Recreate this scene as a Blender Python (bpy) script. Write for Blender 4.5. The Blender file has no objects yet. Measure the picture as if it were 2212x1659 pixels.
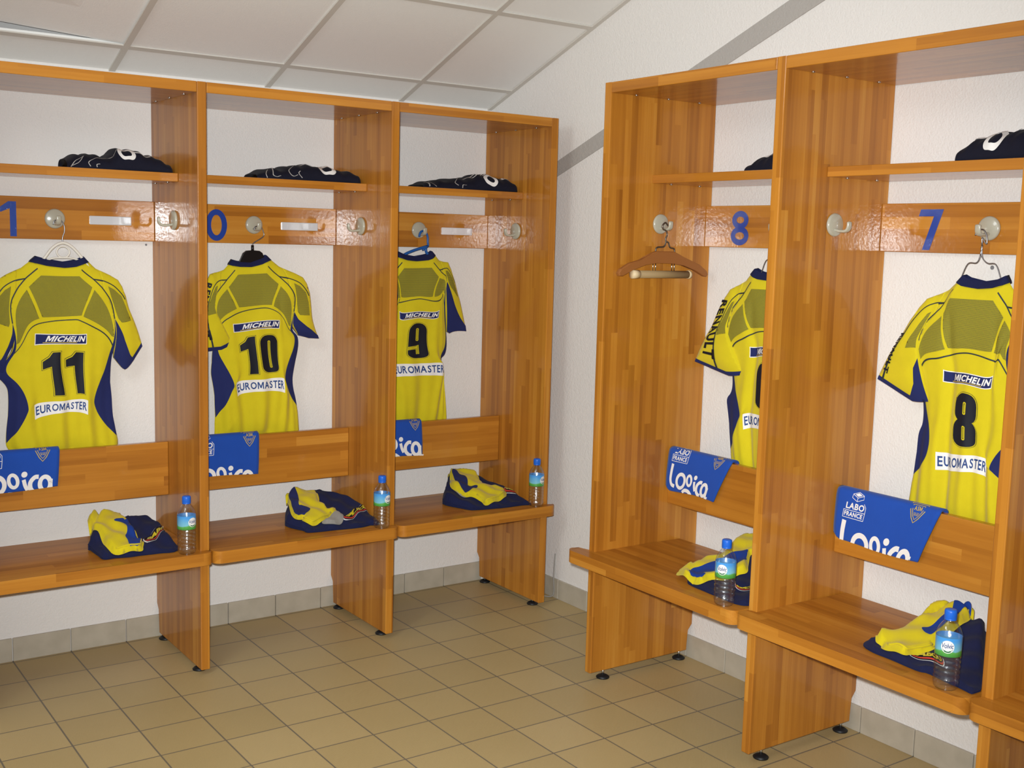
import bpy, bmesh, math, random
import numpy as np
from mathutils import Vector, Matrix
from mathutils.geometry import delaunay_2d_cdt

SC = bpy.context.scene
COL = SC.collection
random.seed(4)

# ------------------------------------------------------------------ camera
RX = (0.81933781, -0.57271681, 0.02609603)
UP = (0.04948748, 0.11599911, 0.99201572)
FW = (0.57117120, 0.81150457, -0.12338477)
CAM_POS = (-3.0754, -4.3921, 1.5894)
cam_data = bpy.data.cameras.new('camera')
cam = bpy.data.objects.new('camera', cam_data)
COL.objects.link(cam)
cam.matrix_world = Matrix(((RX[0], UP[0], -FW[0], CAM_POS[0]),
                           (RX[1], UP[1], -FW[1], CAM_POS[1]),
                           (RX[2], UP[2], -FW[2], CAM_POS[2]), (0, 0, 0, 1)))
cam_data.sensor_width = 36.0
cam_data.lens = 36.0 * 2483.76 / 2212.0
cam_data.clip_start = 0.02
SC.camera = cam

# ------------------------------------------------------------------ colour management, world, lights
SC.view_settings.view_transform = 'Standard'
SC.view_settings.look = 'None'
SC.view_settings.exposure = 0.0
SC.view_settings.gamma = 1.0
SC.view_settings.use_curve_mapping = False

world = bpy.data.worlds.new('world')
SC.world = world
world.use_nodes = True
world.node_tree.nodes['Background'].inputs[0].default_value = (0.6, 0.62, 0.66, 1)
world.node_tree.nodes['Background'].inputs[1].default_value = 0.02


def area_light(name, loc, rot, sx, sy, power, color):
    d = bpy.data.lights.new(name, 'AREA')
    d.shape = 'RECTANGLE'
    d.size, d.size_y, d.energy, d.color = sx, sy, power, color
    o = bpy.data.objects.new(name, d)
    COL.objects.link(o)
    o.location = loc
    o.rotation_euler = rot
    return o


# fluorescent ceiling fittings of the room (behind and above the photographer)
SLOPE = math.atan(0.365)
def tube_light(loc, power):
    d = bpy.data.lights.new('ceiling_tube_light', 'POINT')
    d.shadow_soft_size, d.energy, d.color = 0.32, power, (0.92, 0.985, 1.0)
    o = bpy.data.objects.new('ceiling_tube_light', d)
    COL.objects.link(o)
    o.location = loc


tube_light((-3.1, -2.1, 2.60), 30)
tube_light((-4.4, -2.8, 2.75), 30)
# added soft fill by the left wall, out of frame, to brighten the room
area_light('fill_light', (-6.1, -3.4, 1.9), (math.radians(90), 0, math.radians(-90)), 2.4, 1.2, 10, (0.90, 0.97, 1.0))
# the camera's own built-in flash
fd = bpy.data.lights.new('camera_flash', 'SPOT')
fd.spot_size = math.radians(86)
fd.spot_blend = 1.0
fd.shadow_soft_size = 0.022
fd.energy = 610
fd.color = (0.93, 0.98, 1.0)
flash = bpy.data.objects.new('camera_flash', fd)
COL.objects.link(flash)
fp = Vector(CAM_POS) + Vector(UP) * 0.06 - Vector(RX) * 0.03 + Vector(FW) * 0.03
flash.matrix_world = cam.matrix_world.copy()
flash.location = fp

# ------------------------------------------------------------------ materials
def s2l(c):
    return tuple(((v / 255.0) / 12.92 if v / 255.0 <= 0.04045 else ((v / 255.0 + 0.055) / 1.055) ** 2.4) for v in c)


def mat(name, rgb, rough=0.6, metal=0.0, coat=0.0, coat_rough=0.1, spec=0.5, trans=0.0, ior=1.45, sheen=0.0):
    m = bpy.data.materials.new(name)
    m.use_nodes = True
    b = m.node_tree.nodes['Principled BSDF']
    b.inputs['Base Color'].default_value = (*s2l(rgb), 1)
    b.inputs['Roughness'].default_value = rough
    b.inputs['Metallic'].default_value = metal
    b.inputs['Coat Weight'].default_value = coat
    b.inputs['Coat Roughness'].default_value = coat_rough
    b.inputs['Specular IOR Level'].default_value = spec
    b.inputs['Transmission Weight'].default_value = trans
    b.inputs['IOR'].default_value = ior
    b.inputs['Sheen Weight'].default_value = sheen
    return m


class NT:
    def __init__(self, m):
        self.m, self.t = m, m.node_tree
        self.b = self.t.nodes['Principled BSDF']

    def node(self, typ, **kw):
        n = self.t.nodes.new(typ)
        for k, v in kw.items():
            setattr(n, k, v)
        return n

    def link(self, a, b):
        self.t.links.new(a, b)

    def math(self, op, a, b=None, c=None):
        n = self.node('ShaderNodeMath', operation=op)
        for i, x in enumerate((a, b, c)):
            if x is None:
                continue
            if isinstance(x, (int, float)):
                n.inputs[i].default_value = x
            else:
                self.link(x, n.inputs[i])
        return n.outputs[0]

    def coords(self, kind='Object'):
        c = self.node('ShaderNodeTexCoord')
        s = self.node('ShaderNodeSeparateXYZ')
        self.link(c.outputs[kind], s.inputs[0])
        return c.outputs[kind], s.outputs

    def combine(self, x, y, z):
        n = self.node('ShaderNodeCombineXYZ')
        for i, v in enumerate((x, y, z)):
            if isinstance(v, (int, float)):
                n.inputs[i].default_value = v
            else:
                self.link(v, n.inputs[i])
        return n.outputs[0]

    def noise(self, vec, scale, detail=2, rough=0.5):
        n = self.node('ShaderNodeTexNoise')
        n.inputs['Scale'].default_value = scale
        n.inputs['Detail'].default_value = detail
        n.inputs['Roughness'].default_value = rough
        self.link(vec, n.inputs['Vector'])
        return n.outputs['Fac']

    def white(self, vec):
        n = self.node('ShaderNodeTexWhiteNoise', noise_dimensions='3D')
        self.link(vec, n.inputs['Vector'])
        return n.outputs['Value']

    def ramp(self, fac, stops):
        n = self.node('ShaderNodeValToRGB')
        els = n.color_ramp.elements
        while len(els) < len(stops):
            els.new(0.5)
        for e, (p, c) in zip(els, stops):
            e.position = p
            e.color = (*s2l(c), 1)
        self.link(fac, n.inputs[0])
        return n.outputs[0]

    def mix(self, fac, a, b, blend='MIX'):
        n = self.node('ShaderNodeMix', data_type='RGBA', blend_type=blend)
        for sock, v in ((n.inputs[0], fac), (n.inputs[6], a), (n.inputs[7], b)):
            if isinstance(v, (int, float)):
                sock.default_value = v
            elif isinstance(v, tuple):
                sock.default_value = (*v, 1)
            else:
                self.link(v, sock)
        return n.outputs[2]

    def bump(self, h, strength, dist=0.01):
        n = self.node('ShaderNodeBump')
        n.inputs['Strength'].default_value = strength
        n.inputs['Distance'].default_value = dist
        self.link(h, n.inputs['Height'])
        return n.outputs[0]

    def base(self, c):
        self.link(c, self.b.inputs['Base Color'])

    def normal(self, n, coat=False):
        self.link(n, self.b.inputs['Normal'])
        if coat:
            self.link(n, self.b.inputs['Coat Normal'])


def wood(name, axis, w=0.031, length=0.42, coat=1.0):
    """varnished butcher-block: glued strips along `axis` in random tones"""
    m = mat(name, (185, 110, 40), rough=0.45, coat=coat, coat_rough=0.11, spec=0.2)
    m.node_tree.nodes['Principled BSDF'].inputs['Coat IOR'].default_value = 1.47
    n = NT(m)
    vec, (x, y, z) = n.coords()
    info = n.node('ShaderNodeObjectInfo')
    rnd = n.math('MULTIPLY', info.outputs['Random'], 37.0)
    if axis == 'Z':
        along, cross = z, n.math('ADD', x, y)
        gv = n.combine(n.math('MULTIPLY', x, 60), n.math('MULTIPLY', y, 60), n.math('MULTIPLY', z, 2.5))
    else:
        along, cross = x, n.math('ADD', y, z)
        gv = n.combine(n.math('MULTIPLY', x, 2.5), n.math('MULTIPLY', y, 60), n.math('MULTIPLY', z, 60))
    ci = n.math('FLOOR', n.math('DIVIDE', n.math('ADD', cross, 10.0), w))
    off = n.white(n.combine(ci, rnd, 3.3))
    ai = n.math('FLOOR', n.math('ADD', n.math('DIVIDE', along, length), n.math('MULTIPLY', off, 7.0)))
    cell = n.white(n.combine(ci, ai, rnd))
    grain = n.noise(gv, 1.0, 3, 0.6)
    big = n.noise(vec, 2.2, 2)
    fine = n.white(n.combine(n.math('FLOOR', n.math('DIVIDE', n.math('ADD', cross, 10.0), w * 0.5)), ai, n.math('ADD', rnd, 5.0)))
    f = n.math('ADD', n.math('MULTIPLY', cell, 0.36), n.math('MULTIPLY', grain, 0.42))
    f = n.math('ADD', f, n.math('MULTIPLY', fine, 0.16))
    f = n.math('ADD', f, n.math('MULTIPLY', n.math('SUBTRACT', big, 0.5), 0.30))
    c = n.ramp(f, [(0.12, (144, 85, 24)), (0.40, (173, 109, 34)), (0.60, (187, 122, 41)), (0.92, (206, 147, 62))])
    n.base(c)
    orange = n.noise(vec, 85.0, 2, 0.5)
    bmp = n.bump(orange, 0.055, 0.004)
    n.link(bmp, n.b.inputs['Coat Normal'])
    return m


M = {}
M['wood_v'] = wood('varnished_wood_upright', 'Z', w=0.029, length=0.5, coat=0.55)
M['wood_h'] = wood('varnished_wood_lengthwise', 'X', w=0.036, length=0.5, coat=0.75)
M['wood_seat'] = wood('worn_varnished_seat_wood', 'X', w=0.036, length=0.5, coat=0.25)


def wall_material(name, rgb):
    m = mat(name, rgb, rough=0.75, spec=0.3)
    n = NT(m)
    vec, xyz = n.coords()
    f = n.noise(vec, 150.0, 3, 0.55)
    g = n.noise(vec, 60.0, 2)
    h = n.math('ADD', f, n.math('MULTIPLY', g, 0.7))
    n.normal(n.bump(h, 0.38, 0.005))
    t = n.noise(vec, 1.3, 3)
    n.base(n.mix(t, tuple(v * 0.96 for v in s2l(rgb)), s2l(rgb)))
    return m


M['wall'] = wall_material('white_roughcast_paint', (232, 227, 222))
M['band'] = wall_material('grey_plaster_band', (176, 170, 164))


def tile_material():
    m = mat('beige_floor_tile', (166, 146, 104), rough=0.42, spec=0.35)
    n = NT(m)
    vec, (x, y, z) = n.coords()
    ts = 0.2071

    def cellf(c, o):
        return n.math('DIVIDE', n.math('SUBTRACT', c, o), ts)
    u, v = cellf(x, -0.9675 - 20 * ts), cellf(y, -0.848 - 40 * ts)
    fu, fv = n.math('FRACT', u), n.math('FRACT', v)
    du = n.math('MINIMUM', fu, n.math('SUBTRACT', 1.0, fu))
    dv = n.math('MINIMUM', fv, n.math('SUBTRACT', 1.0, fv))
    d = n.math('MINIMUM', du, dv)
    grout = n.math('LESS_THAN', d, 0.0125)
    cell = n.white(n.combine(n.math('FLOOR', u), n.math('FLOOR', v), 1.0))
    spk = n.noise(vec, 260.0, 2)
    big = n.noise(vec, 3.0, 2)
    f = n.math('ADD', n.math('MULTIPLY', cell, 0.35), n.math('ADD', n.math('MULTIPLY', spk, 0.4), n.math('MULTIPLY', big, 0.25)))
    c = n.ramp(f, [(0.2, (174, 151, 104)), (0.8, (193, 169, 122))])
    c2 = n.mix(grout, c, s2l((118, 108, 92)))
    n.base(c2)
    # fine non-slip dimples inside each tile
    dx = n.math('SINE', n.math('MULTIPLY', x, 900.0))
    dy = n.math('SINE', n.math('MULTIPLY', y, 900.0))
    h = n.math('ADD', n.math('MULTIPLY', n.math('MULTIPLY', dx, dy), 0.12), n.math('MULTIPLY', grout, -1.0))
    n.normal(n.bump(h, 0.35, 0.003))
    return m


M['floor'] = tile_material()
M['skirting'] = mat('grey_skirting_tile', (176, 167, 149), rough=0.4)
_n = NT(M['skirting'])
_vec, _ = _n.coords()
_n.base(_n.ramp(_n.noise(_vec, 14.0, 4), [(0.3, (172, 162, 144)), (0.7, (186, 176, 158))]))
M['ceiling'] = mat('mineral_ceiling_tile', (240, 238, 234), rough=0.9, spec=0.2)
_n = NT(M['ceiling'])
_vec, _ = _n.coords()
_n.normal(_n.bump(_n.noise(_vec, 160.0, 3), 0.2, 0.003))
M['tbar'] = mat('grey_ceiling_bar', (205, 199, 190), rough=0.55)
M['dark'] = mat('dark_roof_void', (70, 72, 70), rough=0.9)
M['hook'] = mat('grey_glossy_plastic', (176, 170, 152), rough=0.2, coat=0.6, coat_rough=0.05)
M['steel'] = mat('steel', (190, 188, 184), rough=0.25, metal=1.0)
M['rubber'] = mat('black_rubber', (22, 22, 24), rough=0.5)
M['plate'] = mat('clear_name_plate', (205, 205, 208), rough=0.18, coat=0.8, coat_rough=0.06)
M['blue_vinyl'] = mat('blue_vinyl', (22, 62, 150), rough=0.3, coat=0.7, coat_rough=0.12)
_n = NT(M['blue_vinyl'])
_vec, _ = _n.coords()
_n.link(_n.bump(_n.noise(_vec, 190.0, 2), 0.35, 0.003), _n.b.inputs['Coat Normal'])


def cloth(name, rgb, rough=0.85, strength=0.25, vary=0.06):
    m = mat(name, rgb, rough=rough, spec=0.2, sheen=0.15 if sum(rgb) > 250 else 0.03)
    n = NT(m)
    vec, xyz = n.coords()
    a = n.noise(vec, 420.0, 2)
    n.normal(n.bump(a, strength, 0.0015))
    t = n.noise(vec, 25.0, 3)
    n.base(n.mix(t, tuple(v * (1 - vary) for v in s2l(rgb)), tuple(min(1, v * (1 + vary)) for v in s2l(rgb))))
    return m


M['yellow'] = cloth('yellow_jersey_cloth', (210, 191, 28))
M['navy'] = cloth('navy_cloth', (36, 43, 92))
M['navy_dark'] = cloth('dark_navy_cloth', (27, 32, 68))
M['royal'] = cloth('royal_blue_cloth', (30, 74, 165))
M['sockblue'] = cloth('blue_sock_cloth', (24, 58, 140))
M['sockyellow'] = cloth('yellow_sock_cloth', (210, 190, 22))
M['heelgrey'] = cloth('grey_sock_cloth', (150, 146, 140))
M['black'] = cloth('black_navy_cloth', (20, 20, 34))
M['ink'] = mat('black_print', (22, 24, 36), rough=0.65, spec=0.3)
M['pipe'] = mat('dark_piping', (42, 48, 52), rough=0.7)
M['white'] = mat('white_print', (236, 232, 228), rough=0.6)
M['greyline'] = mat('pale_grey_piping', (178, 172, 166), rough=0.6)
M['bluetext'] = mat('blue_print', (26, 62, 126), rough=0.6)
M['gold'] = mat('gold_print', (196, 166, 64), rough=0.6)
M['red'] = mat('red_print', (206, 60, 50), rough=0.6)


def mesh_cloth():
    m = mat('yellow_black_mesh_cloth', (150, 138, 40), rough=0.85, spec=0.2)
    n = NT(m)
    vec, (x, y, z) = n.coords()
    a = n.math('SINE', n.math('MULTIPLY', n.math('ADD', x, n.math('MULTIPLY', z, 0.6)), 2100.0))
    b = n.math('SINE', n.math('MULTIPLY', n.math('SUBTRACT', x, n.math('MULTIPLY', z, 0.6)), 2100.0))
    d = n.math('GREATER_THAN', n.math('MULTIPLY', a, b), 0.05)
    n.base(n.mix(d, s2l((168, 156, 34)), s2l((74, 75, 56))))
    return m


M['mesh'] = mesh_cloth()
M['pet'] = bpy.data.materials.new('clear_bottle')
M['pet'].use_nodes = True
_t = M['pet'].node_tree
_t.nodes.remove(_t.nodes['Principled BSDF'])
_fr = _t.nodes.new('ShaderNodeFresnel')
_ge = _t.nodes.new('ShaderNodeNewGeometry')
_io = _t.nodes.new('ShaderNodeMapRange')
_io.inputs['To Min'].default_value = 2.1
_io.inputs['To Max'].default_value = 1.0 / 2.1
_t.links.new(_ge.outputs['Backfacing'], _io.inputs['Value'])
_t.links.new(_io.outputs[0], _fr.inputs['IOR'])
_tr = _t.nodes.new('ShaderNodeBsdfTransparent')
_tr.inputs[0].default_value = (0.94, 0.96, 0.975, 1)
_gl = _t.nodes.new('ShaderNodeBsdfGlossy')
_gl.inputs['Roughness'].default_value = 0.19
_nz = _t.nodes.new('ShaderNodeTexNoise')
_nz.inputs['Scale'].default_value = 70.0
_tc = _t.nodes.new('ShaderNodeTexCoord')
_t.links.new(_tc.outputs['Object'], _nz.inputs['Vector'])
_bp = _t.nodes.new('ShaderNodeBump')
_bp.inputs['Strength'].default_value = 0.35
_bp.inputs['Distance'].default_value = 0.004
_t.links.new(_nz.outputs['Fac'], _bp.inputs['Height'])
_t.links.new(_bp.outputs[0], _gl.inputs['Normal'])
_t.links.new(_bp.outputs[0], _fr.inputs['Normal'])
_mx = _t.nodes.new('ShaderNodeMixShader')
_t.links.new(_fr.outputs[0], _mx.inputs[0])
_t.links.new(_tr.outputs[0], _mx.inputs[1])
_t.links.new(_gl.outputs[0], _mx.inputs[2])
_t.links.new(_mx.outputs[0], _t.nodes['Material Output'].inputs['Surface'])
M['cap'] = mat('blue_bottle_cap', (28, 98, 205), rough=0.35)


def label_mat():
    m = mat('bottle_label', (90, 160, 210), rough=0.3, coat=0.5)
    n = NT(m)
    vec, (x, y, z) = n.coords()
    wob = n.math('MULTIPLY', n.noise(vec, 40.0, 2), 0.02)
    h = n.math('ADD', z, wob)
    t = n.math('DIVIDE', n.math('SUBTRACT', h, 0.098), 0.05)
    n.base(n.ramp(t, [(0.0, (50, 130, 50)), (0.28, (90, 165, 75)), (0.36, (120, 185, 205)), (0.9, (70, 150, 220))]))
    return m


M['label'] = label_mat()
M['labelgreen'] = mat('dark_green_print', (30, 105, 60), rough=0.5)
M['hang_white'] = mat('white_plastic_hanger', (226, 220, 208), rough=0.35)
M['hang_black'] = mat('black_plastic_hanger', (16, 16, 18), rough=0.3)
M['hang_blue'] = mat('blue_plastic_hanger', (24, 86, 158), rough=0.35)
M['wire'] = mat('zinc_wire', (150, 150, 155), rough=0.3, metal=0.9)
M['oldwire'] = mat('tarnished_wire', (120, 110, 100), rough=0.4, metal=0.9)
M['hangwood'] = mat('brown_hanger_wood', (150, 92, 42), rough=0.6)
M['barwood'] = mat('greyed_bar_wood', (158, 132, 92), rough=0.7)
M['cream'] = mat('cream_plastic', (214, 190, 150), rough=0.5)
M['cablemat'] = mat('pale_cable', (150, 145, 138), rough=0.6)
M['plug'] = mat('grey_wall_plug', (120, 118, 120), rough=0.7)

# ------------------------------------------------------------------ mesh helpers
def new_mesh(name, verts, faces, m, parent=None, smooth=False, loc=None):
    me = bpy.data.meshes.new(name)
    me.from_pydata([tuple(v) for v in verts], [], [tuple(f) for f in faces])
    me.materials.append(m)
    if smooth:
        me.polygons.foreach_set('use_smooth', [True] * len(me.polygons))
    me.update()
    o = bpy.data.objects.new(name, me)
    COL.objects.link(o)
    if parent is not None:
        o.parent = parent
    if loc is not None:
        o.location = loc
    return o


def bm_obj(name, bm, m, parent=None, smooth=False):
    me = bpy.data.meshes.new(name)
    bmesh.ops.recalc_face_normals(bm, faces=bm.faces[:])
    bm.to_mesh(me)
    bm.free()
    me.materials.append(m)
    if smooth:
        me.polygons.foreach_set('use_smooth', [True] * len(me.polygons))
    o = bpy.data.objects.new(name, me)
    COL.objects.link(o)
    if parent is not None:
        o.parent = parent
    return o


def add_box(bm, x0, x1, y0, y1, z0, z1, bev=0.0, seg=2):
    r = bmesh.ops.create_cube(bm, size=1.0)
    vs = r['verts']
    for v in vs:
        v.co = Vector(((x0 + x1) / 2 + v.co.x * (x1 - x0), (y0 + y1) / 2 + v.co.y * (y1 - y0), (z0 + z1) / 2 + v.co.z * (z1 - z0)))
    if bev:
        es = list({e for v in vs for e in v.link_edges})
        bmesh.ops.bevel(bm, geom=es, offset=bev, segments=seg, affect='EDGES', profile=0.5)


def box(name, x0, x1, y0, y1, z0, z1, m, parent=None, bev=0.0, seg=2):
    bm = bmesh.new()
    add_box(bm, x0, x1, y0, y1, z0, z1, bev, seg)
    return bm_obj(name, bm, m, parent)


def prism(name, outline, axis, a0, a1, m, parent=None, bev=0.0, seg=2):
    """extrude a 2-D outline along an axis: 'X' (outline=y,z) or 'Z' (outline=x,y) or 'Y' (outline=x,z)"""
    bm = bmesh.new()

    def P(p, a):
        return {'X': (a, p[0], p[1]), 'Z': (p[0], p[1], a), 'Y': (p[0], a, p[1])}[axis]
    b = [bm.verts.new(P(p, a0)) for p in outline]
    t = [bm.verts.new(P(p, a1)) for p in outline]
    n = len(outline)
    f0 = bm.faces.new(b)
    f1 = bm.faces.new(t)
    for i in range(n):
        bm.faces.new((b[i], b[(i + 1) % n], t[(i + 1) % n], t[i]))
    if bev:
        es = list(set(f0.edges[:] + f1.edges[:]))
        bmesh.ops.bevel(bm, geom=es, offset=bev, segments=seg, affect='EDGES', profile=0.5)
    return bm_obj(name, bm, m, parent)


def lathe(profile, seg=32, cap=True):
    v, f = [], []
    n = len(profile)
    for r, z in profile:
        for k in range(seg):
            a = 2 * math.pi * k / seg
            v.append((r * math.cos(a), r * math.sin(a), z))
    for i in range(n - 1):
        for k in range(seg):
            k2 = (k + 1) % seg
            f.append((i * seg + k, i * seg + k2, (i + 1) * seg + k2, (i + 1) * seg + k))
    if cap:
        f.append(tuple(range(seg))[::-1])
        f.append(tuple((n - 1) * seg + k for k in range(seg)))
    return v, f


def tube_geo(pts, r, seg=10, closed=False):
    pts = [Vector(p) for p in pts]
    v, f = [], []
    n = len(pts)
    rr = r if isinstance(r, (list, tuple)) else [r] * n
    prev = None
    for i, p in enumerate(pts):
        a = pts[i - 1] if (i > 0 or closed) else p
        b = pts[(i + 1) % n] if (i < n - 1 or closed) else p
        t = (b - a).normalized()
        if prev is None:
            u = t.orthogonal().normalized()
        else:
            u = (prev - t * prev.dot(t))
            u = u.normalized() if u.length > 1e-6 else t.orthogonal().normalized()
        prev = u
        w = t.cross(u)
        for k in range(seg):
            a_ = 2 * math.pi * k / seg
            v.append(p + (u * math.cos(a_) + w * math.sin(a_)) * rr[i])
    for i in range(n if closed else n - 1):
        j = (i + 1) % n
        for k in range(seg):
            k2 = (k + 1) % seg
            f.append((i * seg + k, i * seg + k2, j * seg + k2, j * seg + k))
    if not closed:
        f.append(tuple(range(seg))[::-1])
        f.append(tuple((n - 1) * seg + k for k in range(seg)))
    return v, f


def join(geos):
    V, F = [], []
    for v, f in geos:
        o = len(V)
        V += [tuple(p) for p in v]
        F += [tuple(i + o for i in q) for q in f]
    return V, F


def spline(pts, n=8, closed=False):
    """Catmull-Rom through 2-D or 3-D points"""
    P = [np.array(p, float) for p in pts]
    out = []
    N = len(P)
    rng = range(N if closed else N - 1)
    for i in rng:
        p0 = P[i - 1] if (i > 0 or closed) else 2 * P[0] - P[1]
        p1, p2 = P[i], P[(i + 1) % N]
        p3 = P[(i + 2) % N] if (i + 2 < N or closed) else 2 * P[-1] - P[-2]
        for k in range(n):
            t = k / n
            out.append(0.5 * ((2 * p1) + (-p0 + p2) * t + (2 * p0 - 5 * p1 + 4 * p2 - p3) * t * t + (-p0 + 3 * p1 - 3 * p2 + p3) * t ** 3))
    if not closed:
        out.append(P[-1])
    return [tuple(p) for p in out]


def empty(name, loc=(0, 0, 0), rz=0.0):
    o = bpy.data.objects.new(name, None)
    o.empty_display_size = 0.05
    COL.objects.link(o)
    o.location = loc
    o.rotation_euler = (0, 0, rz)
    return o


def tag(o, label=None, cat=None, group=None, kind=None):
    if label:
        o['label'] = label
    if cat:
        o['category'] = cat
    if group:
        o['group'] = group
    if kind:
        o['kind'] = kind
    return o


# ---- 2-D polygon tools -------------------------------------------------------
def inside(pts, poly):
    x, y = pts[:, 0], pts[:, 1]
    r = np.zeros(len(pts), bool)
    n = len(poly)
    for i in range(n):
        x0, y0 = poly[i]
        x1, y1 = poly[(i + 1) % n]
        c = (y0 > y) != (y1 > y)
        with np.errstate(divide='ignore', invalid='ignore'):
            xi = (x1 - x0) * (y - y0) / (y1 - y0 + 1e-30) + x0
        r ^= c & (x < xi)
    return r


def dist_to(pts, poly, closed=True):
    d = np.full(len(pts), 1e9)
    n = len(poly)
    for i in range(n if closed else n - 1):
        a = np.array(poly[i], float)
        b = np.array(poly[(i + 1) % n], float)
        ab = b - a
        L = ab @ ab + 1e-12
        t = np.clip(((pts - a) @ ab) / L, 0, 1)
        q = a + t[:, None] * ab
        d = np.minimum(d, np.hypot(pts[:, 0] - q[:, 0], pts[:, 1] - q[:, 1]))
    return d


def resample(poly, h):
    out = []
    n = len(poly)
    for i in range(n):
        a = np.array(poly[i], float)
        b = np.array(poly[(i + 1) % n], float)
        L = np.hypot(*(b - a))
        k = max(1, int(math.ceil(L / h)))
        for j in range(k):
            out.append(tuple(a + (b - a) * j / k))
    return out


def cdt(poly, h, holes=()):
    """fine triangulation of a polygon with holes: (N,2) points, triangles, boundary loop length"""
    loops = [resample(poly, h)] + [resample(q, h) for q in holes]
    pts, edges = [], []
    for lp in loops:
        o = len(pts)
        pts += lp
        edges += [(o + i, o + (i + 1) % len(lp)) for i in range(len(lp))]
    P = np.array(poly)
    x0, y0 = P.min(0)
    x1, y1 = P.max(0)
    gx, gy = np.meshgrid(np.arange(x0 + h / 2, x1, h), np.arange(y0 + h / 2, y1, h * 0.87))
    gx[1::2] += h / 2
    G = np.stack([gx.ravel(), gy.ravel()], 1)
    ok = inside(G, loops[0])
    for q in loops[1:]:
        ok &= ~inside(G, q)
    for lp in loops:
        ok &= dist_to(G, lp) > h * 0.45
    allp = pts + [tuple(g) for g in G[ok]]
    r = delaunay_2d_cdt([Vector(p) for p in allp], edges, [], 0, 1e-7)
    V = np.array([(v.x, v.y) for v in r[0]])
    T = np.array([tuple(f) for f in r[2] if len(f) == 3])
    c = V[T].mean(1)
    k = inside(c, loops[0])
    for q in loops[1:]:
        k &= ~inside(c, q)
    return V, T[k]


def stroke(pts, w, caps=True):
    """thick polyline as a polygon; w may be a number or list"""
    P = np.array(pts, float)
    n = len(P)
    ww = np.array(w if isinstance(w, (list, tuple)) else [w] * n, float) / 2
    t = np.gradient(P, axis=0)
    t /= np.maximum(np.hypot(t[:, 0], t[:, 1]), 1e-9)[:, None]
    nn = np.stack([-t[:, 1], t[:, 0]], 1)
    L = P + nn * ww[:, None]
    R = P - nn * ww[:, None]
    return [tuple(p) for p in L] + [tuple(p) for p in R[::-1]]


def strip_geo(pts, w):
    """thick polyline as quads (never self-intersects): (N,2) verts, faces"""
    P = np.array(pts, float)
    n = len(P)
    ww = np.array(w if isinstance(w, (list, tuple)) else [w] * n, float) / 2
    t = np.gradient(P, axis=0)
    t /= np.maximum(np.hypot(t[:, 0], t[:, 1]), 1e-9)[:, None]
    nn = np.stack([-t[:, 1], t[:, 0]], 1)
    V = np.concatenate([P + nn * ww[:, None], P - nn * ww[:, None]])
    F = [(i, i + 1, n + i + 1, n + i) for i in range(n - 1)]
    return V, F


def ellipse(cx, cy, rx, ry, n=36, rot=0.0, p=1.0):
    o = []
    for k in range(n):
        a = 2 * math.pi * k / n
        x = rx * math.copysign(abs(math.cos(a)) ** p, math.cos(a))
        y = ry * math.copysign(abs(math.sin(a)) ** p, math.sin(a))
        o.append((cx + x * math.cos(rot) - y * math.sin(rot), cy + x * math.sin(rot) + y * math.cos(rot)))
    return o


def ring_geo(outer, inner):
    n = len(outer)
    V = np.array(list(outer) + list(inner))
    F = [(i, (i + 1) % n, n + (i + 1) % n, n + i) for i in range(n)]
    return V, F


def join2(geos):
    V, F = [], []
    for v, f in geos:
        o = len(V)
        V += [tuple(p) for p in v]
        F += [tuple(int(i) + o for i in q) for q in f]
    return np.array(V), F


_TEXT = {}


def text_geo(s, bold=0.0, shear=0.0, spacing=1.0):
    """flat triangulated lettering, baseline 0, left 0, cap height 1"""
    key = (s, bold, shear, spacing)
    if key in _TEXT:
        return _TEXT[key]
    if 'M' in s and len(s) > 1:
        # letter by letter, with a hand-cut M that stays crisp when bold
        x, parts = 0.0, []
        for ch in s:
            if ch == 'M':
                t, wd = 0.15 + 1.6 * bold, 1.02
                poly = [(0, 0), (0, 1), (1.2 * t, 1), (wd / 2, 0.42), (wd - 1.2 * t, 1), (wd, 1), (wd, 0), (wd - t, 0), (wd - t, 0.68), (wd / 2 + 0.42 * t, 0.10), (wd / 2 - 0.42 * t, 0.10), (t, 0.68), (t, 0)]
                V, T = cdt(poly, 0.4)
                F = [tuple(int(i) for i in q) for q in T]
            else:
                V, F = text_geo(ch, bold, 0.0, 1.0)
            V = np.array(V, float)
            wch = V[:, 0].max()
            parts.append((np.c_[V[:, 0] + x, V[:, 1]], F))
            x += wch + 0.13 * spacing
        V, F = join2(parts)
        V[:, 0] += shear * V[:, 1]
        V[:, 0] -= V[:, 0].min()
        _TEXT[key] = (V, F)
        return V, F
    cu = bpy.data.curves.new('lettering', 'FONT')
    cu.body = s
    cu.size = 1.0
    cu.offset = bold
    cu.shear = shear
    cu.space_character = spacing
    cu.dimensions = '2D'
    cu.fill_mode = 'FRONT'
    cu.resolution_u = 4
    ob = bpy.data.objects.new('lettering', cu)
    COL.objects.link(ob)
    dg = bpy.context.evaluated_depsgraph_get()
    dg.update()
    me = ob.evaluated_get(dg).to_mesh()
    V = np.array([(v.co.x, v.co.y) for v in me.vertices])
    F = [tuple(p.vertices) for p in me.polygons]
    ob.evaluated_get(dg).to_mesh_clear()
    bpy.data.objects.remove(ob)
    bpy.data.curves.remove(cu)
    V = V - V.min(0)
    V = V / V[:, 1].max()
    _TEXT[key] = (V, F)
    return V, F


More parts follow.
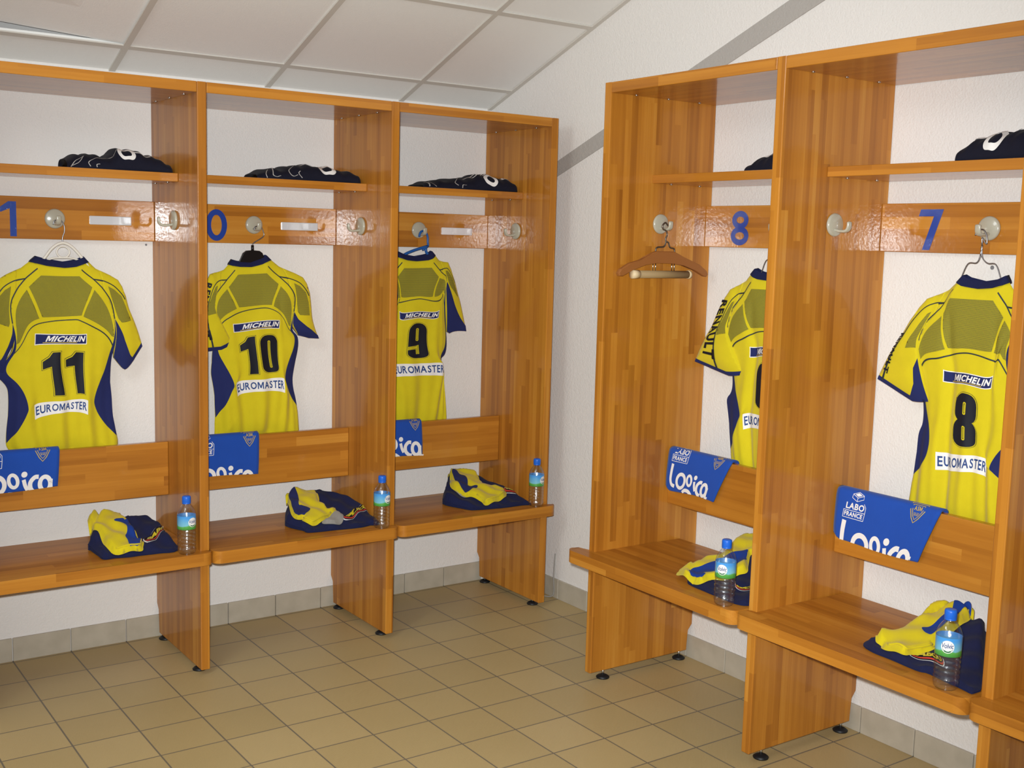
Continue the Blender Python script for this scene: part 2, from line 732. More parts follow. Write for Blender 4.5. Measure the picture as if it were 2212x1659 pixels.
def refine(g, h):
    """split every triangle edge longer than h so flat pieces can follow curved cloth"""
    V = [tuple(p) for p in g[0]]
    T = []
    for q in g[1]:
        for i in range(1, len(q) - 1):
            T.append((int(q[0]), int(q[i]), int(q[i + 1])))
    mids = {}

    def mid(a, b):
        k = (min(a, b), max(a, b))
        if k not in mids:
            mids[k] = len(V)
            V.append(((V[a][0] + V[b][0]) / 2, (V[a][1] + V[b][1]) / 2))
        return mids[k]

    def ln(a, b):
        return math.hypot(V[a][0] - V[b][0], V[a][1] - V[b][1])
    out, st = [], T
    while st:
        a, b, c = st.pop()
        m = [ln(a, b) > h, ln(b, c) > h, ln(c, a) > h]
        if not any(m):
            out.append((a, b, c))
            continue
        poly = []
        for (p, q), k in zip(((a, b), (b, c), (c, a)), m):
            poly.append(p)
            if k:
                poly.append(mid(p, q))
        if all(m):
            st += [(poly[0], poly[1], poly[5]), (poly[1], poly[2], poly[3]), (poly[3], poly[4], poly[5]), (poly[1], poly[3], poly[5])]
        else:
            # fan from a split point
            i0 = next(i for i, p in enumerate(poly) if p not in (a, b, c))
            poly = poly[i0:] + poly[:i0]
            for i in range(1, len(poly) - 1):
                st.append((poly[0], poly[i], poly[i + 1]))
    return np.array(V), out


def fit(geo, x0, y0, w, h):
    """scale lettering geometry into a rectangle"""
    V, F = geo
    mn, mx = V.min(0), V.max(0)
    return (V - mn) / (mx - mn) * np.array([w, h]) + np.array([x0, y0]), F


def tps(src, dst, lam=1e-4):
    S, D = np.array(src, float), np.array(dst, float)
    sc = 500.0
    S = S / sc
    n = len(S)
    r = np.hypot(S[:, None, 0] - S[None, :, 0], S[:, None, 1] - S[None, :, 1])
    K = np.where(r > 0, r * r * np.log(r + 1e-12), 0) + lam * np.eye(n)
    P = np.c_[np.ones(n), S]
    A = np.zeros((n + 3, n + 3))
    A[:n, :n], A[:n, n:], A[n:, :n] = K, P, P.T
    b = np.zeros((n + 3, 2))
    b[:n] = D
    w = np.linalg.solve(A, b)

    def f(q):
        q = np.array(q, float).reshape(-1, 2) / sc
        r = np.hypot(q[:, None, 0] - S[None, :, 0], q[:, None, 1] - S[None, :, 1])
        U = np.where(r > 0, r * r * np.log(r + 1e-12), 0)
        return U @ w[:n] + np.c_[np.ones(len(q)), q] @ w[n:]
    return f


# ------------------------------------------------------------------ the room
AX, AY, AZ = -6.2, -6.4, 0.0


def ceil_z(y):
    return 2.272 - 0.365 * y


floor = box('floor', AX, 0.25, AY, 0.25, -0.06, 0.0, M['floor'])
tag(floor, 'beige square tiled floor', kind='structure')
wb = prism('wall_back', [(0.0, 0.0), (0.26, 0.0), (0.26, 2.5), (0.205, 2.5), (0.205, 2.085), (0.0, 2.085)], 'X', AX, 0.0, M['wall'])
tag(wb, 'white roughcast back wall behind the left row of lockers', kind='structure')
wr = box('wall_right', 0.0, 0.12, AY, 0.26, 0.0, 4.75, M['wall'])
tag(wr, 'white roughcast right wall behind the right row of lockers', kind='structure')
wl = box('wall_left', AX - 0.12, AX, AY, 0.26, 0.0, 4.75, M['wall'])
tag(wl, kind='structure')
wf = box('wall_front', AX, 0.0, AY - 0.12, AY, 0.0, 4.75, M['wall'])
tag(wf, kind='structure')

# painted grey band running parallel to the sloping ceiling on the right wall
tr = prism('trim_1', [(-0.0, 1.815), (-0.0, 1.752), (-1.742, 2.398), (-3.4, 3.0), (-3.4, 3.085), (-1.61, 2.428)], 'X', -0.004, 0.002, M['band'])
tr.data.transform(Matrix.Identity(4))
tag(tr, 'grey diagonal plaster band on the right wall', kind='structure')

# skirting tiles with joints
def skirting(name, axis, label):
    bm = bmesh.new()
    ts = 0.2071
    if axis == 'A':
        x = -0.9675 + 4 * ts
        while x > AX:
            x0, x1 = max(x - ts + 0.0015, AX), min(x - 0.0015, -0.0095)
            if x1 > x0:
                add_box(bm, x0, x1, -0.009, 0.001, 0.0, 0.088, 0.0015, 1)
            x -= ts
    else:
        y = -0.848 + 4 * ts
        while y > AY:
            y0, y1 = max(y - ts + 0.0015, AY), min(y - 0.0015, -0.0005)
            if y1 > y0:
                add_box(bm, -0.009, 0.001, y0, y1, 0.0, 0.088, 0.0015, 1)
            y -= ts
    o = bm_obj(name, bm, M['skirting'])
    return tag(o, label, kind='structure')


skirting('baseboard_back', 'A', 'grey skirting tiles along the back wall')
skirting('baseboard_right', 'B', 'grey skirting tiles along the right wall')

# sloping suspended ceiling: tiles resting on grey bars
GX = [-1.755 + 0.634 * k for k in range(-7, 3)] + [0.0]
GY = [0.205, 0.022] + [0.022 - 0.57 * k for k in range(1, 13)]


def cpt(x, y, up):
    nrm = Vector((0, 0.365, 1)).normalized()
    return Vector((x, y, ceil_z(y))) + nrm * up


def slab_geo(x0, x1, y0, y1, u0, u1, lift=None):
    c = [(x0, y0), (x1, y0), (x1, y1), (x0, y1)]
    lf = lift or [0, 0, 0, 0]
    v = [cpt(x, y, u0 + l) for (x, y), l in zip(c, lf)] + [cpt(x, y, u1 + l) for (x, y), l in zip(c, lf)]
    f = [(3, 2, 1, 0), (4, 5, 6, 7), (0, 1, 5, 4), (1, 2, 6, 5), (2, 3, 7, 6), (3, 0, 4, 7)]
    return v, f


geos = []
for i in range(len(GX) - 1):
    for j in range(len(GY) - 1):
        if abs(GX[i + 1] + 1.755) < 1e-3 and j == 1:
            continue
        geos.append(slab_geo(GX[i] + 0.002, GX[i + 1] - 0.002, GY[j + 1] + 0.002, GY[j] - 0.002, 0.004, 0.02))
V, F = join(geos)
tag(new_mesh('ceiling', V, F, M['ceiling']), 'sloping suspended ceiling of pale tiles', kind='structure')
geos = []
for x in GX:
    xa, xb = (x - 0.012, x + 0.012) if x < -0.01 else (-0.022, 0.0)
    geos.append(slab_geo(xa, xb, GY[-1], 0.205, -0.003, 0.0035))
for y in GY[1:]:
    geos.append(slab_geo(GX[0], 0.0, y - 0.012, y + 0.012, -0.0025, 0.003))
V, F = join(geos)
tag(new_mesh('trim_2', V, F, M['tbar']), 'grey bars of the ceiling grid', kind='structure')
v, f = slab_geo(-7.0, 0.1, AY - 0.2, 0.26, 0.16, 0.2)
tag(new_mesh('roof_slab', v, f, M['dark']), kind='structure')
v, f = slab_geo(-2.389 + 0.004, -1.755 - 0.004, -0.548 + 0.006, 0.022 - 0.004, 0.005, 0.02, [0.0, 0.0, 0.004, 0.05])
tag(new_mesh('ceiling_tile', v, f, M['ceiling']),
    'loose ceiling tile at top left, tilted up with a dark gap along its lower edge', 'ceiling tile')

# ------------------------------------------------------------------ locker stalls (local frame: X right, -Y towards the bench, Z up)
TP = 0.0336


def coat_hook_geo():
    """round back plate on plane y=0 facing -Y, with an upturned arm"""
    prof = [(0.0001, 0.0), (0.0345, 0.0), (0.0355, 0.004), (0.034, 0.008), (0.030, 0.0105), (0.0001, 0.0115)]
    v, f = lathe(prof, 36, cap=False)
    v = [(x, -z, y) for x, y, z in v]
    path = spline([(-0.008, -0.015), (-0.026, -0.0185), (-0.046, -0.0185), (-0.056, -0.011), (-0.058, 0.002), (-0.057, 0.010)], 6)
    P = np.array(path)
    t = np.gradient(P, axis=0)
    t /= np.hypot(t[:, 0], t[:, 1])[:, None]
    av, af = [], []
    sec = ellipse(0, 0, 0.0092, 0.0048, 16, 0, 0.75)
    for k, (p, d) in enumerate(zip(P, t)):
        sc_ = 1.0 if k < len(P) - 2 else (0.85 if k == len(P) - 2 else 0.5)
        for a, b in sec:
            av.append((a * sc_, p[0] - d[1] * b * sc_, p[1] + d[0] * b * sc_))
    for k in range(len(P) - 1):
        for q in range(16):
            q2 = (q + 1) % 16
            af.append((k * 16 + q, k * 16 + q2, (k + 1) * 16 + q2, (k + 1) * 16 + q))
    af.append(tuple((len(P) - 1) * 16 + q for q in range(16)))
    return join([(v, f), (av, af)])


HOOK = coat_hook_geo()


def put(geo, loc, rz=0.0):
    c, s = math.cos(rz), math.sin(rz)
    v, f = geo
    return [(x * c - y * s + loc[0], x * s + y * c + loc[1], z + loc[2]) for x, y, z in v], f


def flat_on_y(geo2, y):
    """2-D geometry (x,z) laid on the plane y, given a hair of thickness"""
    V, F = geo2
    n = len(V)
    vv = [(p[0], y, p[1]) for p in V]
    return vv, [tuple(q) for q in F]


def union_rings(rings):
    pts, edges = [], []
    for o_, i_ in rings:
        for lp in (o_, i_):
            if lp:
                k = len(pts)
                pts += list(lp)
                edges += [(k + i, k + (i + 1) % len(lp)) for i in range(len(lp))]
    r = delaunay_2d_cdt([Vector(p) for p in pts], edges, [], 0, 1e-7)
    V = np.array([(v.x, v.y) for v in r[0]])
    T = np.array([tuple(f) for f in r[2] if len(f) == 3])
    c = V[T].mean(1)
    k = np.zeros(len(T), bool)
    for o_, i_ in rings:
        k |= inside(c, o_) & (~inside(c, i_) if i_ else True)
    return V, [tuple(int(i) for i in q) for q in T[k]]


def digit_geo(ch, cx, z0, h, w, t):
    """blue sticker numerals (x,z)"""
    zc = z0 + h / 2
    if ch == '0':
        return ring_geo(ellipse(cx, zc, w / 2, h / 2), ellipse(cx, zc, w / 2 - t, h / 2 - t))
    if ch == '1':
        poly = [(cx + w * .05, z0), (cx + w * .05 + t, z0), (cx + w * .05 + t, z0 + h), (cx + w * .0, z0 + h), (cx - w * .42, z0 + h * .78), (cx - w * .30, z0 + h * .69), (cx + w * .05, z0 + h * .80)]
        V, T = cdt(poly, 0.03)
        return V, [tuple(q) for q in T]
    if ch == '8':
        return union_rings([(ellipse(cx, z0 + h * .735, w * .46, h * .265), ellipse(cx, z0 + h * .735, w * .46 - t, h * .265 - t * .95)),
                            (ellipse(cx, z0 + h * .275, w * .5, h * .275), ellipse(cx, z0 + h * .275, w * .5 - t, h * .275 - t * .95))])
    if ch == '9':
        return union_rings([(ellipse(cx, z0 + h * .69, w * .5, h * .31), ellipse(cx, z0 + h * .69, w * .5 - t, h * .31 - t * .95)),
                            (stroke([(cx + w * .38, z0 + h * .62), (cx + w * .2, z0 + h * .3), (cx - w * .05, z0 + h * .0)], t), [])])
    if ch == '7':
        poly = [(cx - w * .42, z0 + h), (cx + w * .5, z0 + h), (cx + w * .02, z0), (cx - w * .28, z0), (cx + w * .12, z0 + h * .83), (cx - w * .5, z0 + h * .83)]
        V, T = cdt(poly, 0.03)
        return V, [tuple(q) for q in T]


def stall(label, place, rz, x_in0, x_in1, panels, dz, zb, digits, plate, side_hook, seat_ext, depth, seat_front, group):
    """one open locker bay. x_in0..x_in1 inner width (local), panels: list of (x0,x1,hook_side or 0)"""
    H = 2.10 + dz
    root = empty('locker_stall', place, rz)
    tag(root, label, 'locker', group)
    for (xa, xb, side) in panels:
        out = [(-depth, zb), (-0.026, zb), (-0.026, 0.115), (-0.002, 0.135), (-0.002, H), (-depth, H)]
        p = prism('side_panel', out, 'X', xa, xb, M['wood_v'], root, 0.003, 2)
        for yy in (-0.43, -0.05):
            foot = new_mesh('levelling_foot', *put(lathe([(0.0001, 0), (0.024, 0), (0.025, 0.004), (0.019, 0.009), (0.011, 0.013), (0.0001, 0.015)], 24, False), ((xa + xb) / 2, yy, 0.0)), M['rubber'], root, True)
            new_mesh('threaded_rod', *put(lathe([(0.0045, 0.01), (0.0045, zb + 0.001)], 12), ((xa + xb) / 2, yy, 0.0)), M['steel'], foot, True)
        if side:
            hk = put(HOOK, (xa if side < 0 else xb, -0.255, 1.632 + dz * 0.85), -math.pi / 2 if side < 0 else math.pi / 2)
            new_mesh('coat_hook', *hk, M['hook'], p, True)
    g = 0.0006
    tb = box('top_board', x_in0 + g, x_in1 - g, -depth, -0.004, H - 0.036, H, M['wood_h'], root, 0.002)
    geos = []
    for xs in (x_in0 + 0.012, x_in1 - 0.012):
        for yy in (-0.40, -0.25, -0.10):
            geos.append(put(lathe([(0.005, -0.0025), (0.006, 0.0)], 10), (xs, yy, H - 0.036)))
    sh = box('shelf', x_in0 + g, x_in1 - g, -0.30, -0.004, 1.768 + dz, 1.798 + dz, M['wood_h'], root, 0.002)
    for xs in (x_in0 + 0.012, x_in1 - 0.012):
        for yy in (-0.40, -0.25, -0.10):
            new_mesh('screw', *put(lathe([(0.004, -0.003), (0.0065, 0.0)], 10), (xs, yy, H - 0.036)), M['steel'], tb, True)
        for yy in (-0.22, -0.08):
            new_mesh('screw', *put(lathe([(0.004, -0.003), (0.0065, 0.0)], 10), (xs, yy, 1.768 + dz)), M['steel'], sh, True)
    rail = box('hook_rail', x_in0 + g, x_in1 - g, -0.030, -0.002, 1.552 + dz * .95, 1.701 + dz * .95, M['wood_h'], root, 0.002)
    xc = (x_in0 + x_in1) / 2
    new_mesh('coat_hook', *put(HOOK, (xc, -0.030, 1.626 + dz * .95)), M['hook'], rail, True)
    for ch, dx in digits:
        new_mesh('numeral', *flat_on_y(digit_geo(ch, xc + dx, 1.560 + dz * .95, 0.122, 0.086, 0.0215), -0.0312), M['blue_vinyl'], rail)
    if plate:
        x0, x1, pm = plate
        bm = bmesh.new()
        add_box(bm, xc + x0, xc + x1, -0.036, -0.030, 1.609, 1.641, 0.0025, 2)
        bm_obj('name_plate', bm, pm, rail)
    box('backrest', x_in0 + g, x_in1 - g, -0.163, -0.135, 0.603 + dz * .8, 0.806 + dz * .8, M['wood_h'], root, 0.003)
    # seat with rounded front corners, notched round the side panels
    e0, e1 = seat_ext
    zt = 0.463 + dz * .7
    rad = 0.032
    nf = depth + 0.002

    def arc(cx, cy, a0, a1, n=14):
        return [(cx + rad * math.cos(a0 + (a1 - a0) * k / n), cy + rad * math.sin(a0 + (a1 - a0) * k / n)) for k in range(n + 1)]
    out = [(x_in0 + g, -0.09)]
    if e0 < x_in0 - 0.004:
        out += [(x_in0 + g, -nf), (e0, -nf)] if False else [(x_in0 + g, -nf)]
        out += [(e0 + 0.004, -nf)]
        out += [(e0, -nf - 0.003)]
        out += arc(e0 + rad, -seat_front + rad, math.pi, 1.5 * math.pi)[1:]
    else:
        out += arc(e0 + rad, -seat_front + rad, math.pi, 1.5 * math.pi)
    if e1 > x_in1 + 0.004:
        out += arc(e1 - rad, -seat_front + rad, 1.5 * math.pi, 2 * math.pi)[:-1]
        out += [(e1, -nf - 0.003), (e1 - 0.004, -nf), (x_in1 - g, -nf)]
    else:
        out += arc(e1 - rad, -seat_front + rad, 1.5 * math.pi, 2 * math.pi)
    out += [(x_in1 - g, -0.09)]
    prism('seat', out, 'Z', zt - 0.045, zt, M['wood_seat'], root, 0.010, 6)
    return root, xc, zt


# back row (world frame); panel faces
A0, A1, A2, A3 = -0.1289, -0.8844, -1.6393, -2.3930
DA, DB = 0.4954, 0.5030
GL = 'open wooden locker stalls'
sA11 = stall('wooden locker stall with the jersey numbered 11, at the far left', (0, 0, 0), 0, A3, A2 - TP,
             [(A2 - TP, A2, -1), (A3 - TP, A3, 0)], 0.0, 0.020, [('1', -0.245), ('1', -0.155)], (0.121, 0.272, M['plate']), -1,
             (A3 + 0.003, A2 + 0.003), DA, 0.535, GL)
sA10 = stall('wooden locker stall with the jersey numbered 10, middle of the left row', (0, 0, 0), 0, A2, A1 - TP,
             [(A1 - TP, A1, -1)], 0.0, 0.020, [('1', -0.255), ('0', -0.153)], (0.115, 0.276, M['plate']), -1,
             (A2 + 0.005, A1 + 0.004), DA, 0.538, GL)
M['plate_white'] = mat('white_name_plate', (226, 222, 224), rough=0.18, coat=0.8, coat_rough=0.06)
sA9 = stall('wooden locker stall with the jersey numbered 9, nearest the corner in the left row', (0, 0, 0), 0, A1, A0 - TP,
            [(A0 - TP, A0, -1)], 0.0, 0.024, [('9', -0.165)], (0.116, 0.275, M['plate_white']), -1,
            (A1 + 0.006, A0 + 0.022), DA, 0.535, GL)
# right row: local X runs towards the camera (world -Y)
B0, B1, B2, B3 = -1.2473, -2.0274, -2.8150, -3.60
RB = -math.pi / 2
stall('wooden locker stall marked 8 on its rail, holding the half-hidden jersey', (0, 0, 0), RB, -(B0 - TP), -B1,
      [(-B0, -(B0 - TP), 1)], 0.037, 0.034, [('8', -0.197)], None, 1, (-B0 - 0.055, -B1 - 0.006), DB, 0.566, GL)
stall('wooden locker stall marked 7 on its rail, holding the jersey numbered 8', (0, 0, 0), RB, -(B1 - TP), -B2,
      [(-B1, -(B1 - TP), 1)], 0.037, 0.034, [('7', -0.197)], None, 1, (-B1 - 0.002, -B2 - 0.006), DB, 0.566, GL)
stall('wooden locker stall cut off by the right edge of the photo', (0, 0, 0), RB, -(B2 - TP), -B3,
      [(-B2, -(B2 - TP), 1), (-B3, -(B3 - TP), 0)], 0.037, 0.034, [], None, 1, (-B2 - 0.002, -B3 + 0.0), DB, 0.566, GL)

XC = {'11': (A3 + A2 - TP) / 2, '10': (A2 + A1 - TP) / 2, '9': (A1 + A0 - TP) / 2}
XB = {'6': -(B0 - TP + B1) / 2, '8': -(B1 - TP + B2) / 2}
WHERE = {'11': 'in the stall at the far left', '10': 'in the middle stall of the left row', '9': 'in the left row stall nearest the corner',
         '6': 'in the right row stall marked 8', '8': 'in the right row stall marked 7'}


def bay(key):
    """frame origin and rotation of a bay: local x measured from its rail hook"""
    if key in XC:
        return Vector((XC[key], 0, 0)), 0.0, 0.0
    return Vector((0, -XB[key], 0)), RB, 0.037


def at_bay(name, key, x, y, z):
    o, rz, dz = bay(key)
    p = Matrix.Rotation(rz, 4, 'Z') @ Vector((x, y, z)) + o
    return empty(name, p, rz)


# ------------------------------------------------------------------ jerseys
CANON = dict(cL=(-235, 40), cR=(235, 40), cM=(0, 80), shL=(-500, 195), shR=(500, 195), cufRo=(645, 740), cufRi=(520, 770),
             cufLo=(-645, 740), cufLi=(-520, 770), soR=(575, 450), soL=(-575, 450), armR=(430, 760), armL=(-430, 760), sideR=(420, 1100), sideL=(-420, 1100),
             panRb=(440, 1385), panLb=(-440, 1385), hemR=(465, 1580), hemL=(-465, 1580), arch=(0, 495), archR=(415, 720), archL=(-415, 720),
             numT=(10, 765), numB=(10, 1120), eTL=(-215, 1185), eTR=(212, 1185), eBL=(-215, 1300), eBR=(212, 1300), nR=(285, 1150), nL=(-285, 1150),
             mTL=(-157, 145), mTR=(157, 145), mR=(258, 240), mL=(-258, 240), mBR=(165, 470), mBL=(-165, 470), ragR=(175, 95), ragL=(-175, 95),
             bTR=(205, 622), bTL=(-215, 622))
LMK = {
'11': {'cL': [-0.1, 1.473], 'cR': [0.104, 1.474], 'cM': [0.016, 1.453], 'shR': [0.212, 1.407], 'cufRo': [0.293, 1.162], 'cufRi': [0.227, 1.079], 'armR': [0.181, 1.129], 'sideR': [0.178, 0.975], 'panRb': [0.193, 0.829], 'hemR': [0.199, 0.789], 'arch': [0.037, 1.267], 'archL': [-0.161, 1.148], 'archR': [0.182, 1.167], 'numT': [-0.003, 1.152], 'numB': [0.009, 0.995], 'eTL': [-0.099, 0.964], 'eTR': [0.084, 0.972], 'eBL': [-0.097, 0.91], 'eBR': [0.083, 0.919], 'nR': [0.109, 0.961], 'nL': [-0.12, 0.948], 'panLb': [-0.192, 0.83], 'armL': [-0.202, 1.108], 'sideL': [-0.183, 1.018], 'mTL': [-0.066, 1.425], 'mTR': [0.066, 1.423], 'mR': [0.109, 1.383], 'mBR': [0.068, 1.282], 'mBL': [-0.066, 1.277], 'mL': [-0.108, 1.385], 'ragR': [0.075, 1.446], 'ragL': [-0.076, 1.45], 'bTL': [-0.092, 1.22], 'bTR': [0.086, 1.215], 'shL': [-0.21, 1.406], 'soR': [0.246, 1.303]} ,
'10': {'cL': [-0.122, 1.47], 'cR': [0.054, 1.49], 'cM': [-0.034, 1.462], 'shR': [0.197, 1.419], 'shL': [-0.201, 1.431], 'cufRo': [0.263, 1.171], 'cufRi': [0.216, 1.176], 'armR': [0.166, 1.189], 'armL': [-0.185, 1.172], 'cufLi': [-0.159, 1.142], 'cufLo': [-0.271, 1.131], 'sideR': [0.148, 1.014], 'sideL': [-0.195, 1.039], 'panRb': [0.166, 0.897], 'panLb': [-0.178, 0.871], 'hemR': [0.177, 0.804], 'hemL': [-0.182, 0.817], 'arch': [-0.001, 1.3], 'archR': [0.137, 1.203], 'archL': [-0.175, 1.21], 'numT': [-0.01, 1.192], 'numB': [0.009, 1.039], 'eTL': [-0.103, 1.007], 'eTR': [0.099, 1.016], 'eBL': [-0.096, 0.953], 'eBR': [0.103, 0.957], 'nR': [0.107, 1.006], 'nL': [-0.108, 0.994], 'mTL': [-0.091, 1.431], 'mTR': [0.029, 1.437], 'mR': [0.078, 1.395], 'mL': [-0.129, 1.383], 'mBR': [0.046, 1.312], 'mBL': [-0.09, 1.304], 'ragR': [0.036, 1.465], 'ragL': [-0.101, 1.449], 'bTR': [0.081, 1.251], 'bTL': [-0.115, 1.24], 'soR': [0.228, 1.31]} ,
'9': {'cR': [0.059, 1.52], 'cM': [-0.039, 1.493], 'cL': [-0.137, 1.514], 'shR': [0.13, 1.487], 'cufRo': [0.227, 1.184], 'cufRi': [0.139, 1.183], 'armR': [0.123, 1.188], 'sideR': [0.099, 1.066], 'panRb': [0.111, 0.961], 'hemR': [0.133, 0.811], 'arch': [-0.031, 1.332], 'archR': [0.102, 1.299], 'archL': [-0.143, 1.285], 'numT': [-0.036, 1.227], 'numB': [-0.031, 1.075], 'eTL': [-0.152, 1.05], 'eTR': [0.094, 1.049], 'eBL': [-0.146, 0.997], 'eBR': [0.098, 0.992], 'nR': [0.095, 1.04], 'bTR': [0.072, 1.282], 'bTL': [-0.127, 1.28], 'mTL': [-0.106, 1.463], 'mTR': [0.032, 1.466], 'mR': [0.066, 1.427], 'mBR': [0.035, 1.342], 'mBL': [-0.118, 1.339], 'mL': [-0.138, 1.426], 'ragR': [0.045, 1.487], 'soR': [0.18, 1.35]} ,
'6': {'cL': [-0.09, 1.497], 'ragL': [-0.075, 1.469], 'mTL': [-0.066, 1.446], 'mL': [-0.096, 1.4], 'mBL': [-0.062, 1.31], 'archL': [-0.16, 1.197], 'arch': [0.024, 1.305], 'numT': [0.02, 1.194], 'numB': [0.027, 1.036], 'eTL': [-0.075, 1.005], 'eBL': [-0.071, 0.95], 'nL': [-0.085, 0.997], 'panLb': [-0.145, 0.867], 'hemL': [-0.14, 0.811], 'armL': [-0.155, 1.133], 'sideL': [-0.177, 1.037], 'shL': [-0.185, 1.436], 'cufLo': [-0.332, 1.166], 'cufLi': [-0.158, 1.135], 'bTL': [-0.058, 1.245], 'soL': [-0.256, 1.298]} ,
'8': {'cL': [-0.062, 1.505], 'cR': [0.102, 1.51], 'cM': [0.016, 1.489], 'ragL': [-0.064, 1.484], 'ragR': [0.079, 1.481], 'mTL': [-0.07, 1.457], 'mTR': [0.068, 1.458], 'mR': [0.105, 1.412], 'mBR': [0.08, 1.314], 'mBL': [-0.065, 1.311], 'mL': [-0.087, 1.412], 'arch': [0.007, 1.303], 'archL': [-0.158, 1.222], 'archR': [0.129, 1.244], 'numT': [0.013, 1.187], 'numB': [0.016, 1.031], 'eTL': [-0.074, 1.001], 'eTR': [0.09, 1.003], 'eBL': [-0.072, 0.947], 'eBR': [0.091, 0.954], 'nL': [-0.101, 1.02], 'panLb': [-0.163, 0.914], 'hemL': [-0.175, 0.829], 'armL': [-0.15, 1.156], 'sideL': [-0.156, 1.04], 'shL': [-0.159, 1.449], 'cufLo': [-0.306, 1.193], 'cufLi': [-0.175, 1.143], 'nR': [0.101, 0.98], 'bTL': [-0.071, 1.247], 'bTR': [0.088, 1.246], 'soL': [-0.232, 1.329]} ,
}
PAIR = {}
for k in list(CANON):
    for a, b in (('L', 'R'),):
        if a in k and k.replace(a, b) in CANON:
            PAIR[k] = k.replace(a, b)
            PAIR[k.replace(a, b)] = k
SEAM_R = [(175, 95), (230, 140), (272, 175), (315, 220), (350, 260), (410, 350), (432, 430), (438, 520), (436, 640), (430, 760)]
SHOULDER = [(190, 0), (235, 40), (300, 95), (420, 150), (490, 190), (525, 250), (555, 340), (575, 450), (600, 560), (625, 660), (645, 740)]
SIDE = [(430, 760), (425, 860), (418, 960), (420, 1100), (425, 1230), (440, 1350), (455, 1450), (465, 1580), (475, 1690)]
NECK = [(-190, 0), (-120, 22), (0, 40), (120, 22), (190, 0)]


def mir(p):
    return [(-x, y) for x, y in p]


